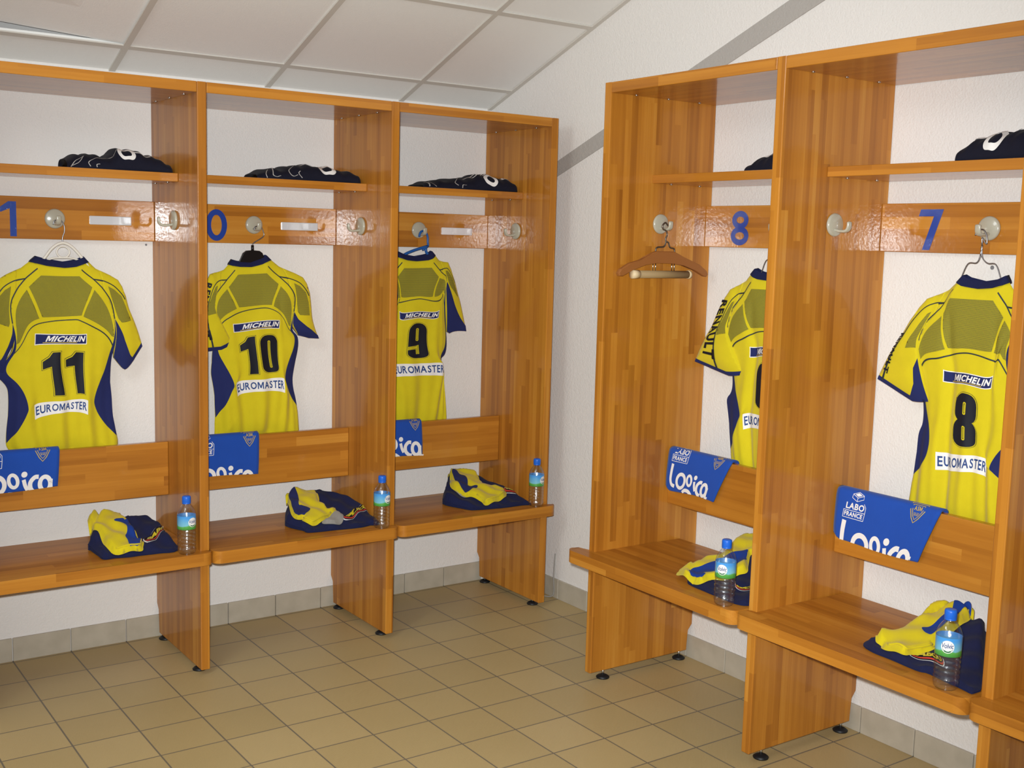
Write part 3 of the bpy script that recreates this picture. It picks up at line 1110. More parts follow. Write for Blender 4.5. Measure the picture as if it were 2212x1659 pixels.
def jersey(key, number, label, left_style, hooky, creases=()):
    lm = dict(LMK[key])
    cxs = [lm[k][0] for k in ('arch', 'numT', 'cM', 'numB') if k in lm]
    cx = sum(cxs) / len(cxs)
    for k in CANON:
        if k not in lm and k in PAIR and PAIR[k] in lm and 'cuf' not in k and 'so' not in k[:2]:
            q = lm[PAIR[k]]
            lm[k] = (2 * cx - q[0], q[1])
    slv = {'cufLo', 'cufLi', 'cufRo', 'cufRi', 'soR', 'soL'}
    body_keys = [k for k in CANON if k in lm and k not in slv]
    W = tps([CANON[k] for k in body_keys], [lm[k] for k in body_keys], 2e-3)
    arm_r = [(272, 175), (350, 260), (432, 430), (438, 520)]

    def sleeve_warp(sgn):
        s = 'R' if sgn > 0 else 'L'
        pts = [(sgn * x, y) for x, y in arm_r] + [(sgn * 500, 195), (sgn * 175, 95), (sgn * 420, 150), (sgn * 300, 95), (sgn * 330, 112), (sgn * 345, 180), (sgn * 356, 262), (sgn * 410, 350)]
        if not (sgn < 0 and left_style == 'hang'):
            pts += [(sgn * 438, 640), (sgn * 436, 760)]
        dst = [tuple(q) for q in W(pts)]
        for k in ('cuf%so' % s, 'cuf%si' % s, 'so%s' % s):
            if k in lm:
                pts.append(CANON[k])
                dst.append(lm[k])
            else:
                o = lm.get(k.replace(s, 'L' if s == 'R' else 'R'))
                if o:
                    pts.append(CANON[k])
                    dst.append((2 * cx - o[0], o[1]))
        return tps(pts, dst, 1e-3)
    WS = {1: sleeve_warp(1), -1: sleeve_warp(-1)}
    union = NECK + SHOULDER[1:] + [(520, 775)] + SIDE + mir(SIDE[::-1]) + [(-520, 775)] + mir(SHOULDER[1:][::-1])
    ph = random.uniform(0, 6)
    zref = 1e9

    def depth(uv):
        d = dist_to(uv, union)
        T = 0.027 * (1 - np.exp(-d / 95.0))
        k = np.clip((uv[:, 1] - 450) / 900, 0, 1)
        fold = 0.0065 * k * np.sin(uv[:, 0] / 42.0 + ph + uv[:, 1] / 900.0) + 0.003 * k * np.sin(uv[:, 0] / 19.0 + 1.7 * ph)
        fold += 0.0025 * np.sin(uv[:, 0] / 75.0 + uv[:, 1] / 110.0 + ph)
        fold *= np.clip(d / 60.0, 0, 1)
        c = 0
        for (cu, dep, wid) in creases:
            x = (uv[:, 0] - cu) / wid
            c = c + dep * np.exp(-1.6 * x * x) * (0.65 + 0.35 * np.tanh(2.5 * x)) * np.clip(d / 60.0, 0, 1) * np.clip((uv[:, 1] - 150) / 300, 0, 1)
        return T + fold - c

    root = at_bay('rugby_jersey', key, 0, hooky, 0)
    tag(root, label, 'jersey', 'yellow jerseys on hangers')

    def put3(uv, warp, off=0.0, back=False, extra=None):
        uv = np.array(uv, float)
        P = warp(uv)
        h = depth(uv)
        if back:
            y = 0.55 * np.maximum(h, 0)
        else:
            y = -(h + off)
        if extra is not None:
            y = y - extra(uv)
        return [(a, b, c) for a, b, c in zip(P[:, 0], y, P[:, 1])]

    def sheet(poly, warp, extra=None, h=15.0):
        Vt, T = cdt(poly, h)
        f3 = put3(Vt, warp, 0.0, False, extra)
        b3 = put3(Vt, warp, 0.0, True, None if extra is None else (lambda q: extra(q) - 0.006))
        n = len(Vt)
        F = [tuple(t) for t in T] + [tuple(t[::-1] + n) for t in T]
        ec = {}
        for t in T:
            for i in range(3):
                a, b = int(t[i]), int(t[(i + 1) % 3])
                ec[(a, b)] = 1
        for (a, b) in list(ec):
            if (b, a) not in ec:
                F.append((b, a, a + n, b + n))
        return f3 + b3, F

    def over(name, poly, m, off, warp, parent, extra=None, holes=(), h=13.0):
        Vt, T = cdt(poly, h, holes)
        return new_mesh(name, put3(Vt, warp, off, False, extra), [tuple(t) for t in T], m, parent, True)

    def geo(name, g, m, off, warp, parent, extra=None):
        g = refine(g, 16.0)
        return new_mesh(name, put3(g[0], warp, off, False, extra), [tuple(q) for q in g[1]], m, parent, True)

    body_poly = [(-235, 40), (-190, 55), (0, 80), (190, 55), (235, 40)] + [(300, 95), (330, 112)] + [(345, 150), (352, 210), (356, 262)] + SEAM_R[5:] + SIDE[1:] + mir((SEAM_R[5:] + SIDE[1:])[::-1]) + mir([(300, 95), (330, 112), (345, 150), (352, 210), (356, 262)][::-1])
    Vb, Fb = sheet(body_poly, W)
    body = new_mesh('shirt_body', Vb, Fb, M['yellow'], root, True)
    # collar: navy ribbed band, back half and front half behind it
    col_poly = [(-235, 42), (-190, 0)] + [(-120, 22), (0, 40), (120, 22)] + [(190, 0), (235, 42), (120, 72), (0, 82), (-120, 72)]
    Vt, T = cdt(col_poly, 14)
    fr = [(a, y - 0.003, c) for a, y, c in put3(Vt, W, 0.003)]
    bk_uv = np.array([(x, y - 6 if y < 41 else y) for x, y in Vt])
    bk = put3(bk_uv, W, 0, True)
    bk = [(a, y + 0.012, c) for a, y, c in bk]
    n = len(Vt)
    ec = {(int(t[i]), int(t[(i + 1) % 3])) for t in T for i in range(3)}
    Fc = [tuple(t) for t in T] + [tuple(t[::-1] + n) for t in T]
    for a, b in ec:
        if (b, a) not in ec and abs(Vt[a][0]) > 185:
            Fc.append((b, a, a + n, b + n))
    new_mesh('collar', fr + bk, Fc, M['navy_dark'], root, True)
    # mesh yoke and navy side panels
    over('mesh_panel', [(-157, 145), (157, 145), (258, 240), (165, 470), (90, 466), (0, 464), (-90, 466), (-165, 470), (-258, 240)], M['mesh'], 0.0012, W, body)
    side_mesh = spline([(276, 262), (335, 335), (385, 420), (410, 510), (418, 600), (420, 665)], 3) + spline([(400, 660), (360, 610), (300, 555), (240, 512), (185, 482)], 3)
    navy = spline([(437, 520), (425, 640), (405, 740), (370, 860), (330, 960), (298, 1060), (285, 1150), (302, 1235), (350, 1305), (405, 1352), (441, 1385)], 4) + [(432, 1290), (424, 1230), (419, 1100), (417, 960), (424, 860), (429, 760), (436, 640)]
    for s in (1, -1):
        mm = (lambda p: p) if s > 0 else mir
        over('mesh_panel', mm(side_mesh), M['mesh'], 0.0012, W, body)
        over('side_panel', mm(navy), M['navy'], 0.0014, W, body)
    pg = []
    arch = spline([(-415, 720), (-350, 645), (-280, 588), (-190, 532), (-100, 503), (0, 495), (100, 503), (190, 532), (280, 588), (350, 645), (415, 720)], 5)
    pg.append(strip_geo(arch, 9))
    for s in (1, -1):
        pg.append(strip_geo([(s * x, y) for x, y in spline(SEAM_R[:8], 4)], 9))
        pg.append(strip_geo([(s * x, y) for x, y in spline([(272, 175), (300, 183), (330, 190), (352, 196)], 3)], 8))
    geo('piping', join2(pg), M['pipe'], 0.0022, W, body)
    # sponsor banner (plain, with lettering), number, white band
    Bn = over('sponsor_banner', [(-215, 622), (205, 622), (205, 704), (-215, 704)], M['white'], 0.0016, W, body)
    geo('banner_field', cdt([(-208, 628), (199, 628), (199, 698), (-208, 698)], 18), M['navy'], 0.0021, W, Bn)
    tx = fit(text_geo('MICHELIN', 0.036, 0.25, 1.12), -132, 0, 325, 46)
    tx = (np.c_[tx[0][:, 0], 683 - tx[0][:, 1]], tx[1])
    geo('lettering', tx, M['white'], 0.0028, W, Bn)
    geo('banner_line', strip_geo([(-150, 690), (0, 690), (120, 690)], 5), M['gold'], 0.0026, W, Bn)
    band = over('sponsor_band', [(-215, 1185), (212, 1185), (212, 1300), (-215, 1300)], M['white'], 0.0016, W, body)
    tx = fit(text_geo('EUROMASTER', 0.022, 0.0, 1.10), -203, 0, 404, 66)
    tx = (np.c_[tx[0][:, 0], 1276 - tx[0][:, 1]], tx[1])
    geo('lettering', tx, M['bluetext'], 0.0024, W, band)

    # big block number
    def rrect(x0, x1, y0, y1, r, n=5):
        o = []
        for cx_, cy_, a in ((x1 - r, y0 + r, -90), (x1 - r, y1 - r, 0), (x0 + r, y1 - r, 90), (x0 + r, y0 + r, 180)):
            for k in range(n + 1):
                t = math.radians(a + 90 * k / n)
                o.append((cx_ + r * math.cos(t), cy_ + r * math.sin(t)))
        return o

    def glyph(ch, x0, e):
        """returns list of (polygon, holes) grown by e"""
        y0, y1 = 765 - e, 1120 + e
        if ch == '1':
            return [([(x0 + 70 - e, y1), (x0 + 140 + e, y1), (x0 + 140 + e, y0), (x0 + 78 - e, y0), (x0 + 52 - e, 800 - e), (x0 - e, 825 - e), (x0 - e, 880 + e), (x0 + 70 - e, 868 + e)], [])]
        if ch == '0':
            return [(rrect(x0 - e, x0 + 172 + e, y0, y1, 70 + e), [rrect(x0 + 74 + e, x0 + 98 - e, 815 + e, 1070 - e, 10)])]
        if ch == '8':
            a = rrect(x0 + 5 - e, x0 + 185 + e, y0, 945, 66 + e)
            b = rrect(x0 - e, x0 + 190 + e, 925, y1, 70 + e)
            return [(a, [rrect(x0 + 82 + e, x0 + 108 - e, 818 + e, 895 - e, 10)]), (b, [rrect(x0 + 82 + e, x0 + 108 - e, 968 + e, 1070 - e, 10)])]
        if ch in '69':
            o = rrect(x0 - e, x0 + 180 + e, y0, y1, 70 + e)
            h1 = rrect(x0 + 76 + e, x0 + 104 - e, 955 + e, 1072 - e, 10)
            h2 = [(x0 + 76 + e, 815 + e), (x0 + 104 - e, 812 + e), (x0 + 104 - e, 868 + e), (x0 + 179 - e, 868 + e), (x0 + 179 - e, 905 - e), (x0 + 104, 905 - e), (x0 + 76 + e, 915 - e)]
            if ch == '9':
                f_ = lambda p: [(2 * x0 + 180 - x, 1885 - y) for x, y in p]
                o, h1, h2 = f_(o), f_(h1), f_(h2)
            return [(o, [h1, h2])]
    xs = {'11': [-140, 45], '10': [-165, 15], '9': [-80], '6': [-85], '8': [-85]}[number]
    num = None
    for lay, (e, m, off) in enumerate(((9, M['ink'], 0.0016), (6, M['yellow'], 0.0020), (0, M['ink'], 0.0025))):
        gs = []
        for ch, x0 in zip(number, xs):
            for poly, holes in glyph(ch, x0, e):
                gs.append(cdt(poly, 16, holes))
        if lay == 0:
            num = geo('shirt_number', join2(gs), m, off, W, body)
        else:
            geo('number_outline' if lay == 1 else 'number_fill', join2(gs), m, off, W, num)

    # sleeves
    for s in (1, -1):
        mm = (lambda p: p) if s > 0 else mir
        ren = s < 0 and left_style == 'hang'
        warp = WS[s] if (ren or 'cufRo' in lm) else W
        if s < 0 and not ren:
            warp = WS[-1]

        def ext(q, s=s, ren=ren):
            t = np.clip((np.abs(q[:, 0]) - 400) / 200 + np.clip((q[:, 1] - 300) / 500, 0, 1) * 0.6, 0, 1)
            return 0.0012 + (0.016 * t if ren else 0.002 * t)
        sl_poly = mm([(300, 95), (420, 150), (490, 190), (525, 250), (555, 340), (575, 450), (600, 560), (625, 660), (645, 740), (520, 775), (440, 765), (438, 640), (438, 520), (432, 430), (410, 350), (356, 262), (345, 180), (330, 112)])
        Vs, Fs = sheet(sl_poly, warp, ext)
        sv = new_mesh('sleeve', Vs, Fs, M['yellow'], root, True)
        over('cuff', mm([(645, 740), (520, 775), (440, 765), (440, 745), (520, 752), (638, 716)]), M['navy'], 0.0014, warp, sv, ext)
        sp = spline([(272, 175), (360, 195), (450, 240), (515, 310), (545, 365)], 5) if not ren else spline([(272, 175), (360, 200), (430, 262), (470, 350), (500, 470), (535, 620), (555, 745)], 5) if key != '8' else spline([(272, 175), (380, 195), (470, 250), (530, 350), (565, 480), (600, 620), (622, 735)], 5)
        geo('piping', strip_geo(mm(sp), 8), M['pipe'], 0.002, warp, sv, ext)
        if not ren:
            over('mesh_panel', mm([(395, 238), (450, 268), (515, 332), (545, 420), (572, 545), (490, 550), (468, 520), (442, 400)]), M['mesh'], 0.0012, warp, sv, ext)
            ua = [(439, 520), (468, 590), (505, 660), (550, 720), (588, 757)] if key == '11' else [(439, 520), (480, 590), (540, 650), (600, 690), (640, 712), (645, 740)]
            over('underarm_panel', mm(ua + [(520, 775), (440, 765), (438, 640)]), M['navy'], 0.0016, warp, sv, ext)
        else:
            over('mesh_panel', mm([(395, 262), (425, 285), (462, 370), (500, 490), (512, 548), (445, 556), (440, 500), (425, 400)]), M['mesh'], 0.0012, warp, sv, ext)
            if key == '8':
                over('underarm_panel', mm([(439, 600), (470, 640), (485, 700), (520, 752), (520, 775), (440, 765)]), M['navy'], 0.0016, warp, sv, ext)
            # sleeve lettering running down the outer arm
            g = text_geo('RENAULT', 0.045, 0.0, 1.15)
            Vg = fit(g, 0, 0, 1, 1)[0]
            if key == '8':
                p0, p1, capw = np.array([-574.0, 420.0]), np.array([-622.0, 690.0]), 22.0
            else:
                p0, p1, capw = np.array([-536.0, 262.0]), np.array([-606.0, 690.0]), 64.0
            ax = (p1 - p0)
            pr_ = np.array([1.0, 0.10]) * capw
            base = np.array([0.0, 0.0])
            uv = p0 + base + Vg[:, :1] * ax + (Vg[:, 1:2]) * pr_
            geo('lettering', (uv, g[1]), M['ink'], 0.0024, warp, sv, ext)
    return root, W, lm


JLAB = {
    '11': 'yellow and navy jersey numbered 11 on a white plastic hanger',
    '10': 'yellow and navy jersey numbered 10 on a black plastic hanger',
    '9': 'yellow and navy jersey numbered 9 on a blue plastic hanger',
    '6': 'yellow jersey half hidden behind a locker panel, its hanging sleeve lettered in black',
    '8': 'yellow and navy jersey numbered 8 on a bent wire hanger'}
HY = -0.074
JW = {}
JW['11'] = jersey('11', '11', JLAB['11'], 'mirror', HY)
JW['10'] = jersey('10', '10', JLAB['10'], 'hang', HY, [(250, 0.005, 60)])
JW['9'] = jersey('9', '9', JLAB['9'], 'mirror', HY)
JW['6'] = jersey('6', '6', JLAB['6'], 'hang', HY, [(-170, 0.012, 70)])
JW['8'] = jersey('8', '8', JLAB['8'], 'hang', HY, [(-165, 0.015, 70), (185, 0.008, 60)])

# ------------------------------------------------------------------ hangers
HZ = 1.612


def hook_top(dz):
    z = HZ + dz * .95
    return z


def hanger(key, kind, label):
    root, W, lm = JW[key]
    dz = 0.0 if key in XC else 0.037
    o = at_bay('clothes_hanger', key, 0, HY, 0)
    tag(o, label, 'hanger', 'hangers carrying the jerseys')
    zt = 1.609 + dz * .95
    cx = float(W([(0, 60)])[0][0])
    zc = float(W([(0, 60)])[0][1])

    def hookpath(bz, bx, r=0.012):
        # wire runs up from (bx,bz), leans, and loops over the hook arm
        return [(bx, 0, bz), (bx * 0.9, 0, bz + 0.02), (0.022, 0, zt - 0.028), (0.021, 0, zt - 0.006), (0.012, 0, zt + 0.010), (0.0, 0, zt + 0.013), (-0.012, 0, zt + 0.008), (-0.016, 0, zt - 0.004)]
    shl = W([(-330, 128), (330, 128), (-120, 60), (120, 60)])
    zl, zr = float(shl[0][1]) - 0.034, float(shl[1][1]) - 0.034
    xl, xr = float(shl[0][0]), float(shl[1][0])
    if kind == 'white':
        new_mesh('hook', *tube_geo(spline(hookpath(zc + 0.075, cx), 6), 0.0022, 8), M['wire'], o, True)
        top = zc + 0.078
        pts = spline([(xl, 0, zl), (cx - 0.075, 0, zc + 0.012), (cx - 0.040, 0, top - 0.022), (cx - 0.012, 0, top - 0.002), (cx + 0.012, 0, top - 0.002), (cx + 0.040, 0, top - 0.022), (cx + 0.075, 0, zc + 0.012), (xr, 0, zr)], 5)
        g1 = tube_geo(pts, 0.0052, 10)
        ring = [(cx + 0.022 * math.cos(a), 0, zc + 0.046 + 0.020 * math.sin(a)) for a in np.linspace(0, 2 * math.pi, 25)[:-1]]
        g2 = tube_geo(ring, 0.0032, 8, True)
        bar = tube_geo(spline([(cx - 0.07, 0, zc + 0.010), (cx - 0.03, 0, zc + 0.024), (cx + 0.03, 0, zc + 0.024), (cx + 0.07, 0, zc + 0.010)], 5), 0.0035, 8)
        new_mesh('hanger_arms', *join([g1, g2, bar]), M['hang_white'], o, True)
    elif kind == 'black':
        new_mesh('hook', *tube_geo(spline(hookpath(zc + 0.062, cx + 0.012), 6), 0.0022, 8), M['wire'], o, True)
        c = cx + 0.012
        z0 = zc + 0.004
        prof = [(c - 0.062, z0 - 0.03), (c - 0.052, z0 + 0.012), (c - 0.040, z0 + 0.040), (c - 0.026, z0 + 0.050), (c, z0 + 0.052), (c + 0.028, z0 + 0.050), (c + 0.040, z0 + 0.042), (c + 0.052, z0 + 0.014), (c + 0.062, z0 - 0.02), (xr, zr), (xr - 0.02, zr - 0.016), (c, z0 - 0.055), (xl + 0.02, zl - 0.016), (xl, zl)]
        prism('hanger_arms', prof, 'Y', -0.007, 0.007, M['hang_black'], o, 0.003, 2)
        new_mesh('hook_socket', *put(lathe([(0.006, z0 + 0.048), (0.0055, z0 + 0.072)], 12), (c, 0, 0)), M['hang_black'], o, True)
    elif kind == 'blue':
        z0 = zc + 0.01
        g = [tube_geo(spline([(cx + 0.035, 0, z0 + 0.028), (0.022, 0, z0 + 0.045), (0.022, 0, zt - 0.035), (0.021, 0, zt - 0.012), (0.013, 0, zt + 0.006), (0.0, 0, zt + 0.013), (-0.014, 0, zt + 0.008), (-0.022, 0, zt - 0.012)], 6), 0.0048, 10),
             tube_geo(spline([(0.023, 0, z0 + 0.046), (cx - 0.02, 0, z0 + 0.022), (cx - 0.07, 0, z0 - 0.004), (xl, 0, zl)], 5), 0.006, 10),
             tube_geo(spline([(0.012, 0, z0 + 0.034), (cx + 0.06, 0, z0 + 0.012), (xr, 0, zr)], 5), 0.006, 10),
             tube_geo([(cx - 0.06, 0, z0 - 0.004), (cx + 0.06, 0, z0 - 0.004)], 0.005, 8)]
        new_mesh('hanger_arms', *join(g), M['hang_blue'], o, True)
    else:
        jx = 0.012 if key == '8' else 0.02
        zj = zc + 0.115
        hk = spline(hookpath(zj, jx - 0.004), 6)
        new_mesh('hook', *tube_geo(hk, 0.0021, 8), M['wire'], o, True)
        tw = [(jx - 0.004 + 0.002 * math.cos(t * 9), 0.002 * math.sin(t * 9), zj - 0.035 + 0.045 * t / 3.0) for t in np.linspace(0, 3.0, 40)]
        arms = []
        for s in (-1, 1):
            xe, ze = (xl, zl) if s < 0 else (xr, zr)
            arms.append(tube_geo(spline([(jx - 0.004, 0, zj), (jx - 0.004 + s * 0.004, 0, zj - 0.035), (jx + s * 0.018, 0, zj - 0.052), (jx + s * 0.045, 0, zj - 0.056), (jx + s * 0.066, 0, zc + 0.012), (jx + s * 0.082, 0, zc - 0.012), (xe, 0, ze)], 5), 0.0019, 8))
        arms.append(tube_geo([(xl, 0, zl), (xr, 0, zr)], 0.0019, 6))
        arms.append(tube_geo(tw, 0.0016, 6))
        new_mesh('hanger_arms', *join(arms), M['wire'], o, True)
    return o


hanger('11', 'white', 'white plastic clothes hanger inside the jersey numbered 11')
hanger('10', 'black', 'black plastic clothes hanger inside the jersey numbered 10')
hanger('9', 'blue', 'blue plastic clothes hanger inside the jersey numbered 9')
hanger('6', 'wire', 'wire clothes hanger inside the half-hidden jersey in the stall marked 8')
hanger('8', 'wire', 'wire clothes hanger inside the jersey numbered 8')

# wooden trouser hanger on the side hook of the first right-hand stall
wh = empty('wooden_hanger', (-0.268, B0 - TP - 0.043, 0), 0.0)
tag(wh, 'brown wooden trouser hanger hanging empty from the side hook', 'hanger')
zt = 1.648
arm = [(-0.215, 1.489), (-0.205, 1.503), (-0.165, 1.524), (-0.115, 1.535), (-0.085, 1.545), (-0.06, 1.561), (-0.042, 1.567), (0.045, 1.567), (0.06, 1.560), (0.085, 1.545), (0.125, 1.536), (0.170, 1.522), (0.205, 1.500), (0.213, 1.487), (0.206, 1.478), (0.195, 1.479), (0.150, 1.500), (0.09, 1.518), (0.04, 1.528), (-0.04, 1.529), (-0.09, 1.519), (-0.15, 1.500), (-0.195, 1.478), (-0.21, 1.479)]
prism('hanger_arms', arm, 'Y', -0.009, 0.009, M['hangwood'], wh, 0.004, 2)
new_mesh('hook', *tube_geo(spline([(0.006, 0, 1.600), (0.004, 0, 1.612), (0.010, 0, 1.626), (0.004, 0, 1.640), (-0.010, 0, zt - 0.002), (-0.013, 0, zt + 0.010), (0.0, 0, zt + 0.020), (0.013, 0, zt + 0.010)], 6), 0.003, 8), M['oldwire'], wh, True)
new_mesh('wire_yoke', *join([
    tube_geo(spline([(0.006, 0, 1.602), (0.002, 0, 1.590), (-0.006, 0, 1.583), (-0.036, 0, 1.580), (-0.042, 0, 1.566)], 5), 0.0028, 8),
    tube_geo(spline([(0.006, 0, 1.602), (0.018, 0, 1.598), (0.026, 0, 1.582), (0.046, 0, 1.577), (0.05, 0, 1.564)], 5), 0.0028, 8)]), M['oldwire'], wh, True)
v, f = lathe([(0.0001, -0.118), (0.0135, -0.118), (0.0135, 0.118), (0.0001, 0.118)], 20, False)
bar = new_mesh('trouser_bar', [(z, x - 0.0, 1.485 + y) for x, y, z in v], f, M['barwood'], wh, True)
for s in (-1, 1):
    v, f = lathe([(0.0001, 0.118), (0.0152, 0.118), (0.0152, 0.136 + (0.012 if s < 0 else -0.008)), (0.0001, 0.136 + (0.012 if s < 0 else -0.008))], 18, False)
    new_mesh('end_cap', [(s * z, x, 1.485 + y) for x, y, z in v], f, M['cream'], bar, True)
    for dx in (-0.006, 0.006):
        new_mesh('bar_wire', *tube_geo([(s * 0.045 + dx, 0, 1.530), (s * 0.045 + dx, 0, 1.495)], 0.0018, 6), M['steel'], wh, True)

# ------------------------------------------------------------------ blue T-shirts draped over the backrests
# chest lettering base, scale, sponsor block height, its left edge, crest distance from the right edge, crest height
LOGO = {'11': (0.006, 0.98, 0.090, 0.045, 0.057, 0.133, 0.05), '10': (-0.024, 0.98, 0.090, 0.050, 0.040, 0.146, 0.05),
        '9': (0.034, 0.98, 0.110, 0.045, 0.034, 0.147, 0.0), '6': (0.028, 0.86, 0.117, 0.030, 0.058, 0.152, 0.02), '8': (-0.032, 1.12, 0.083, 0.040, 0.072, 0.150, 0.10)}
def drape(key, x0, width, zbot, skew, label, logo_z=0.0, mode='low', skl=0.0):
    o, rz, dz = bay(key)
    ztop = 0.806 + dz * .8
    root = at_bay('folded_t_shirt', key, x0, 0, 0)
    tag(root, label, 'T-shirt', 'blue T-shirts draped over backrests')
    yf, yb, th = -0.163, -0.135, 0.004
    R = 0.012
    # outer path from the front hem up, over and down behind
    path = [(yf - 0.010, zbot), (yf - 0.012, zbot + 0.05), (yf - 0.009, ztop - 0.03), (yf - 0.006, ztop - 0.004), (yf - 0.001, ztop + 0.007), (yf + 0.010, ztop + 0.012), (yb - 0.006, ztop + 0.012), (yb + 0.006, ztop + 0.005), (yb + 0.009, ztop - 0.010), (yb + 0.008, ztop - 0.09)]
    PP = np.array(spline(path, 8))
    seg = np.hypot(*np.diff(PP, axis=0).T)
    S = np.r_[0, np.cumsum(seg)]
    Lf = ztop - zbot
    TG = np.gradient(PP, axis=0)
    TG /= np.hypot(TG[:, 0], TG[:, 1])[:, None]
    ph = random.uniform(0, 6)

    def P3(ab, off=0.0):
        ab = np.array(ab, float)
        a, b = ab[:, 0], np.clip(ab[:, 1], 0, S[-1])
        y = np.interp(b, S, PP[:, 0])
        z = np.interp(b, S, PP[:, 1])
        ty = np.interp(b, S, TG[:, 0])
        tz = np.interp(b, S, TG[:, 1])
        k = np.clip(1 - b / Lf, 0, 1)
        wob = 0.0022 * np.sin(a / width * 7 + ph) * k
        x = a * (1 - skew * k) + skl * k
        y = y - tz * off - np.abs(wob) * 0.5 - 0.004 * k * (a / width) ** 4
        z = z + ty * off + 0.004 * np.sin(a / width * 5 + ph) * k - 0.010 * k * (a / width - 0.5) * 0
        # slightly rounded lower corner on the left
        z = z + 0.018 * np.clip(1 - a / 0.03, 0, 1) ** 2 * np.clip(1 - b / 0.04, 0, 1)
        return [tuple(q) for q in np.stack([x, y, z], 1)]
    na, nb = 26, 50
    A = np.linspace(0, width, na)
    Bv = np.linspace(0, S[-1], nb)
    ab = [(a, b) for b in Bv for a in A]
    outer = P3(ab, 0.0)
    inner = P3(ab, -0.0055)
    n = len(ab)
    F = []
    for j in range(nb - 1):
        for i in range(na - 1):
            q = (j * na + i, j * na + i + 1, (j + 1) * na + i + 1, (j + 1) * na + i)
            F.append(q)
            F.append(tuple(k + n for k in q[::-1]))
    rim = [j * na for j in range(nb)] + [(nb - 1) * na + i for i in range(1, na)] + [j * na + na - 1 for j in range(nb - 2, -1, -1)] + [i for i in range(na - 2, 0, -1)]
    for i in range(len(rim)):
        a, b = rim[i], rim[(i + 1) % len(rim)]
        F.append((a, b, b + n, a + n))
    sh = new_mesh('shirt_fold', outer + inner, F, M['royal'], root, True)

    def deco(name, g, m, off=0.0012, parent=sh):
        V, Fq = g
        return new_mesh(name, P3(V, off), [tuple(int(i) for i in q) for q in Fq], m, parent, True)
    w = width
    # chest lettering "logica" in round strokes; base = baseline height b
    base, k, lb, lx, cxr, cy, sl = LOGO[key]
    st = 0.0155 * k

    def cur(pts, ww=st, n=8):
        return strip_geo(spline([(x * k, base + (y + sl * x) * k) for x, y in pts], n), ww)

    def rg(cx, cy, rx, ry, t=st, rot=0.0):
        cy = cy + sl * cx
        return ring_geo(ellipse(cx * k, base + cy * k, rx * k, ry * k, 40, rot), ellipse(cx * k, base + cy * k, rx * k - t, ry * k - t, 40, rot))
    letters = [
        cur([(0.040, 0.085), (0.036, 0.045), (0.036, 0.015), (0.046, -0.004), (0.066, -0.010)]),
        rg(0.108, 0.016, 0.036, 0.038),
        rg(0.166, 0.024, 0.021, 0.029, st * 0.8, 0.3),
        cur([(0.128, -0.034), (0.145, -0.022), (0.170, -0.024), (0.190, -0.036), (0.204, -0.050)], st * 1.05),
        ring_geo(ellipse(0.204 * k, base + (0.042 + sl * 0.204) * k, 0.0105 * k, 0.0105 * k, 24), [(0.204 * k, base + (0.042 + sl * 0.204) * k)] * 24),
        cur([(0.202, 0.024), (0.208, 0.002), (0.218, -0.018)], st * 0.85),
        cur([(0.254, 0.026), (0.240, 0.026), (0.226, 0.010), (0.228, -0.014), (0.244, -0.030), (0.258, -0.032)], st),
        rg(0.278, -0.004, 0.026, 0.034, st, 0.15),
        cur([(0.297, 0.010), (0.298, -0.016), (0.302, -0.034), (0.316, -0.036)], st * 0.9),
    ]
    deco('chest_lettering', join2(letters), M['white'])
    # sponsor block: cube emblem over two lines of capitals in a thin outline
    g = [fit(text_geo('LABO', 0.03, 0.08, 1.1), lx + 0.004, lb + 0.024, 0.072, 0.021),
         fit(text_geo('FRANCE', 0.03, 0.08, 1.1), lx, lb, 0.074, 0.0155)]
    deco('sponsor_lettering', join2(g), M['white'])
    fr = [strip_geo([(lx - 0.005, lb - 0.005), (lx + 0.079, lb - 0.005)], 0.0018), strip_geo([(lx - 0.004, lb + 0.0195), (lx + 0.08, lb + 0.0195)], 0.0018),
          strip_geo([(lx - 0.005, lb - 0.005), (lx - 0.003, lb + 0.0195)], 0.0018), strip_geo([(lx + 0.079, lb - 0.005), (lx + 0.081, lb + 0.0195), (lx + 0.081, lb + 0.038), (lx + 0.073, lb + 0.049)], 0.0018)]
    cxm = lx + 0.046
    cb = lb + 0.054
    hexo = [(cxm - 0.022, cb + 0.008), (cxm - 0.002, cb - 0.002), (cxm + 0.022, cb + 0.008), (cxm + 0.020, cb + 0.020), (cxm, cb + 0.028), (cxm - 0.020, cb + 0.020), (cxm - 0.022, cb + 0.008)]
    fr.append(strip_geo(hexo, 0.0016))
    fr.append(strip_geo([(cxm - 0.02, cb + 0.019), (cxm - 0.001, cb + 0.010), (cxm + 0.02, cb + 0.019)], 0.0018))
    fr.append(strip_geo([(cxm - 0.001, cb + 0.010), (cxm - 0.002, cb - 0.002)], 0.0018))
    fr.append((np.array([(cxm - 0.013, cb + 0.0195), (cxm - 0.001, cb + 0.014), (cxm + 0.013, cb + 0.0195), (cxm, cb + 0.0255)]), [(0, 1, 2, 3)]))
    deco('sponsor_emblem', join2(fr), M['white'])
    # shield crest in gold outline
    cx = w - cxr

    def shield(sc):
        return [(cx - 0.028 * sc, cy + 0.026 * sc), (cx + 0.028 * sc, cy + 0.026 * sc), (cx + 0.024 * sc, cy + 0.002), (cx + 0.012 * sc, cy - 0.022 * sc), (cx, cy - 0.036 * sc), (cx - 0.012 * sc, cy - 0.022 * sc), (cx - 0.024 * sc, cy + 0.002), (cx - 0.028 * sc, cy + 0.026 * sc)]
    g = [strip_geo(shield(1.0), 0.0026), strip_geo(shield(0.72), 0.002), fit(text_geo('ASM', 0.02, 0.0, 0.95), cx - 0.013, cy + 0.002, 0.026, 0.013)]
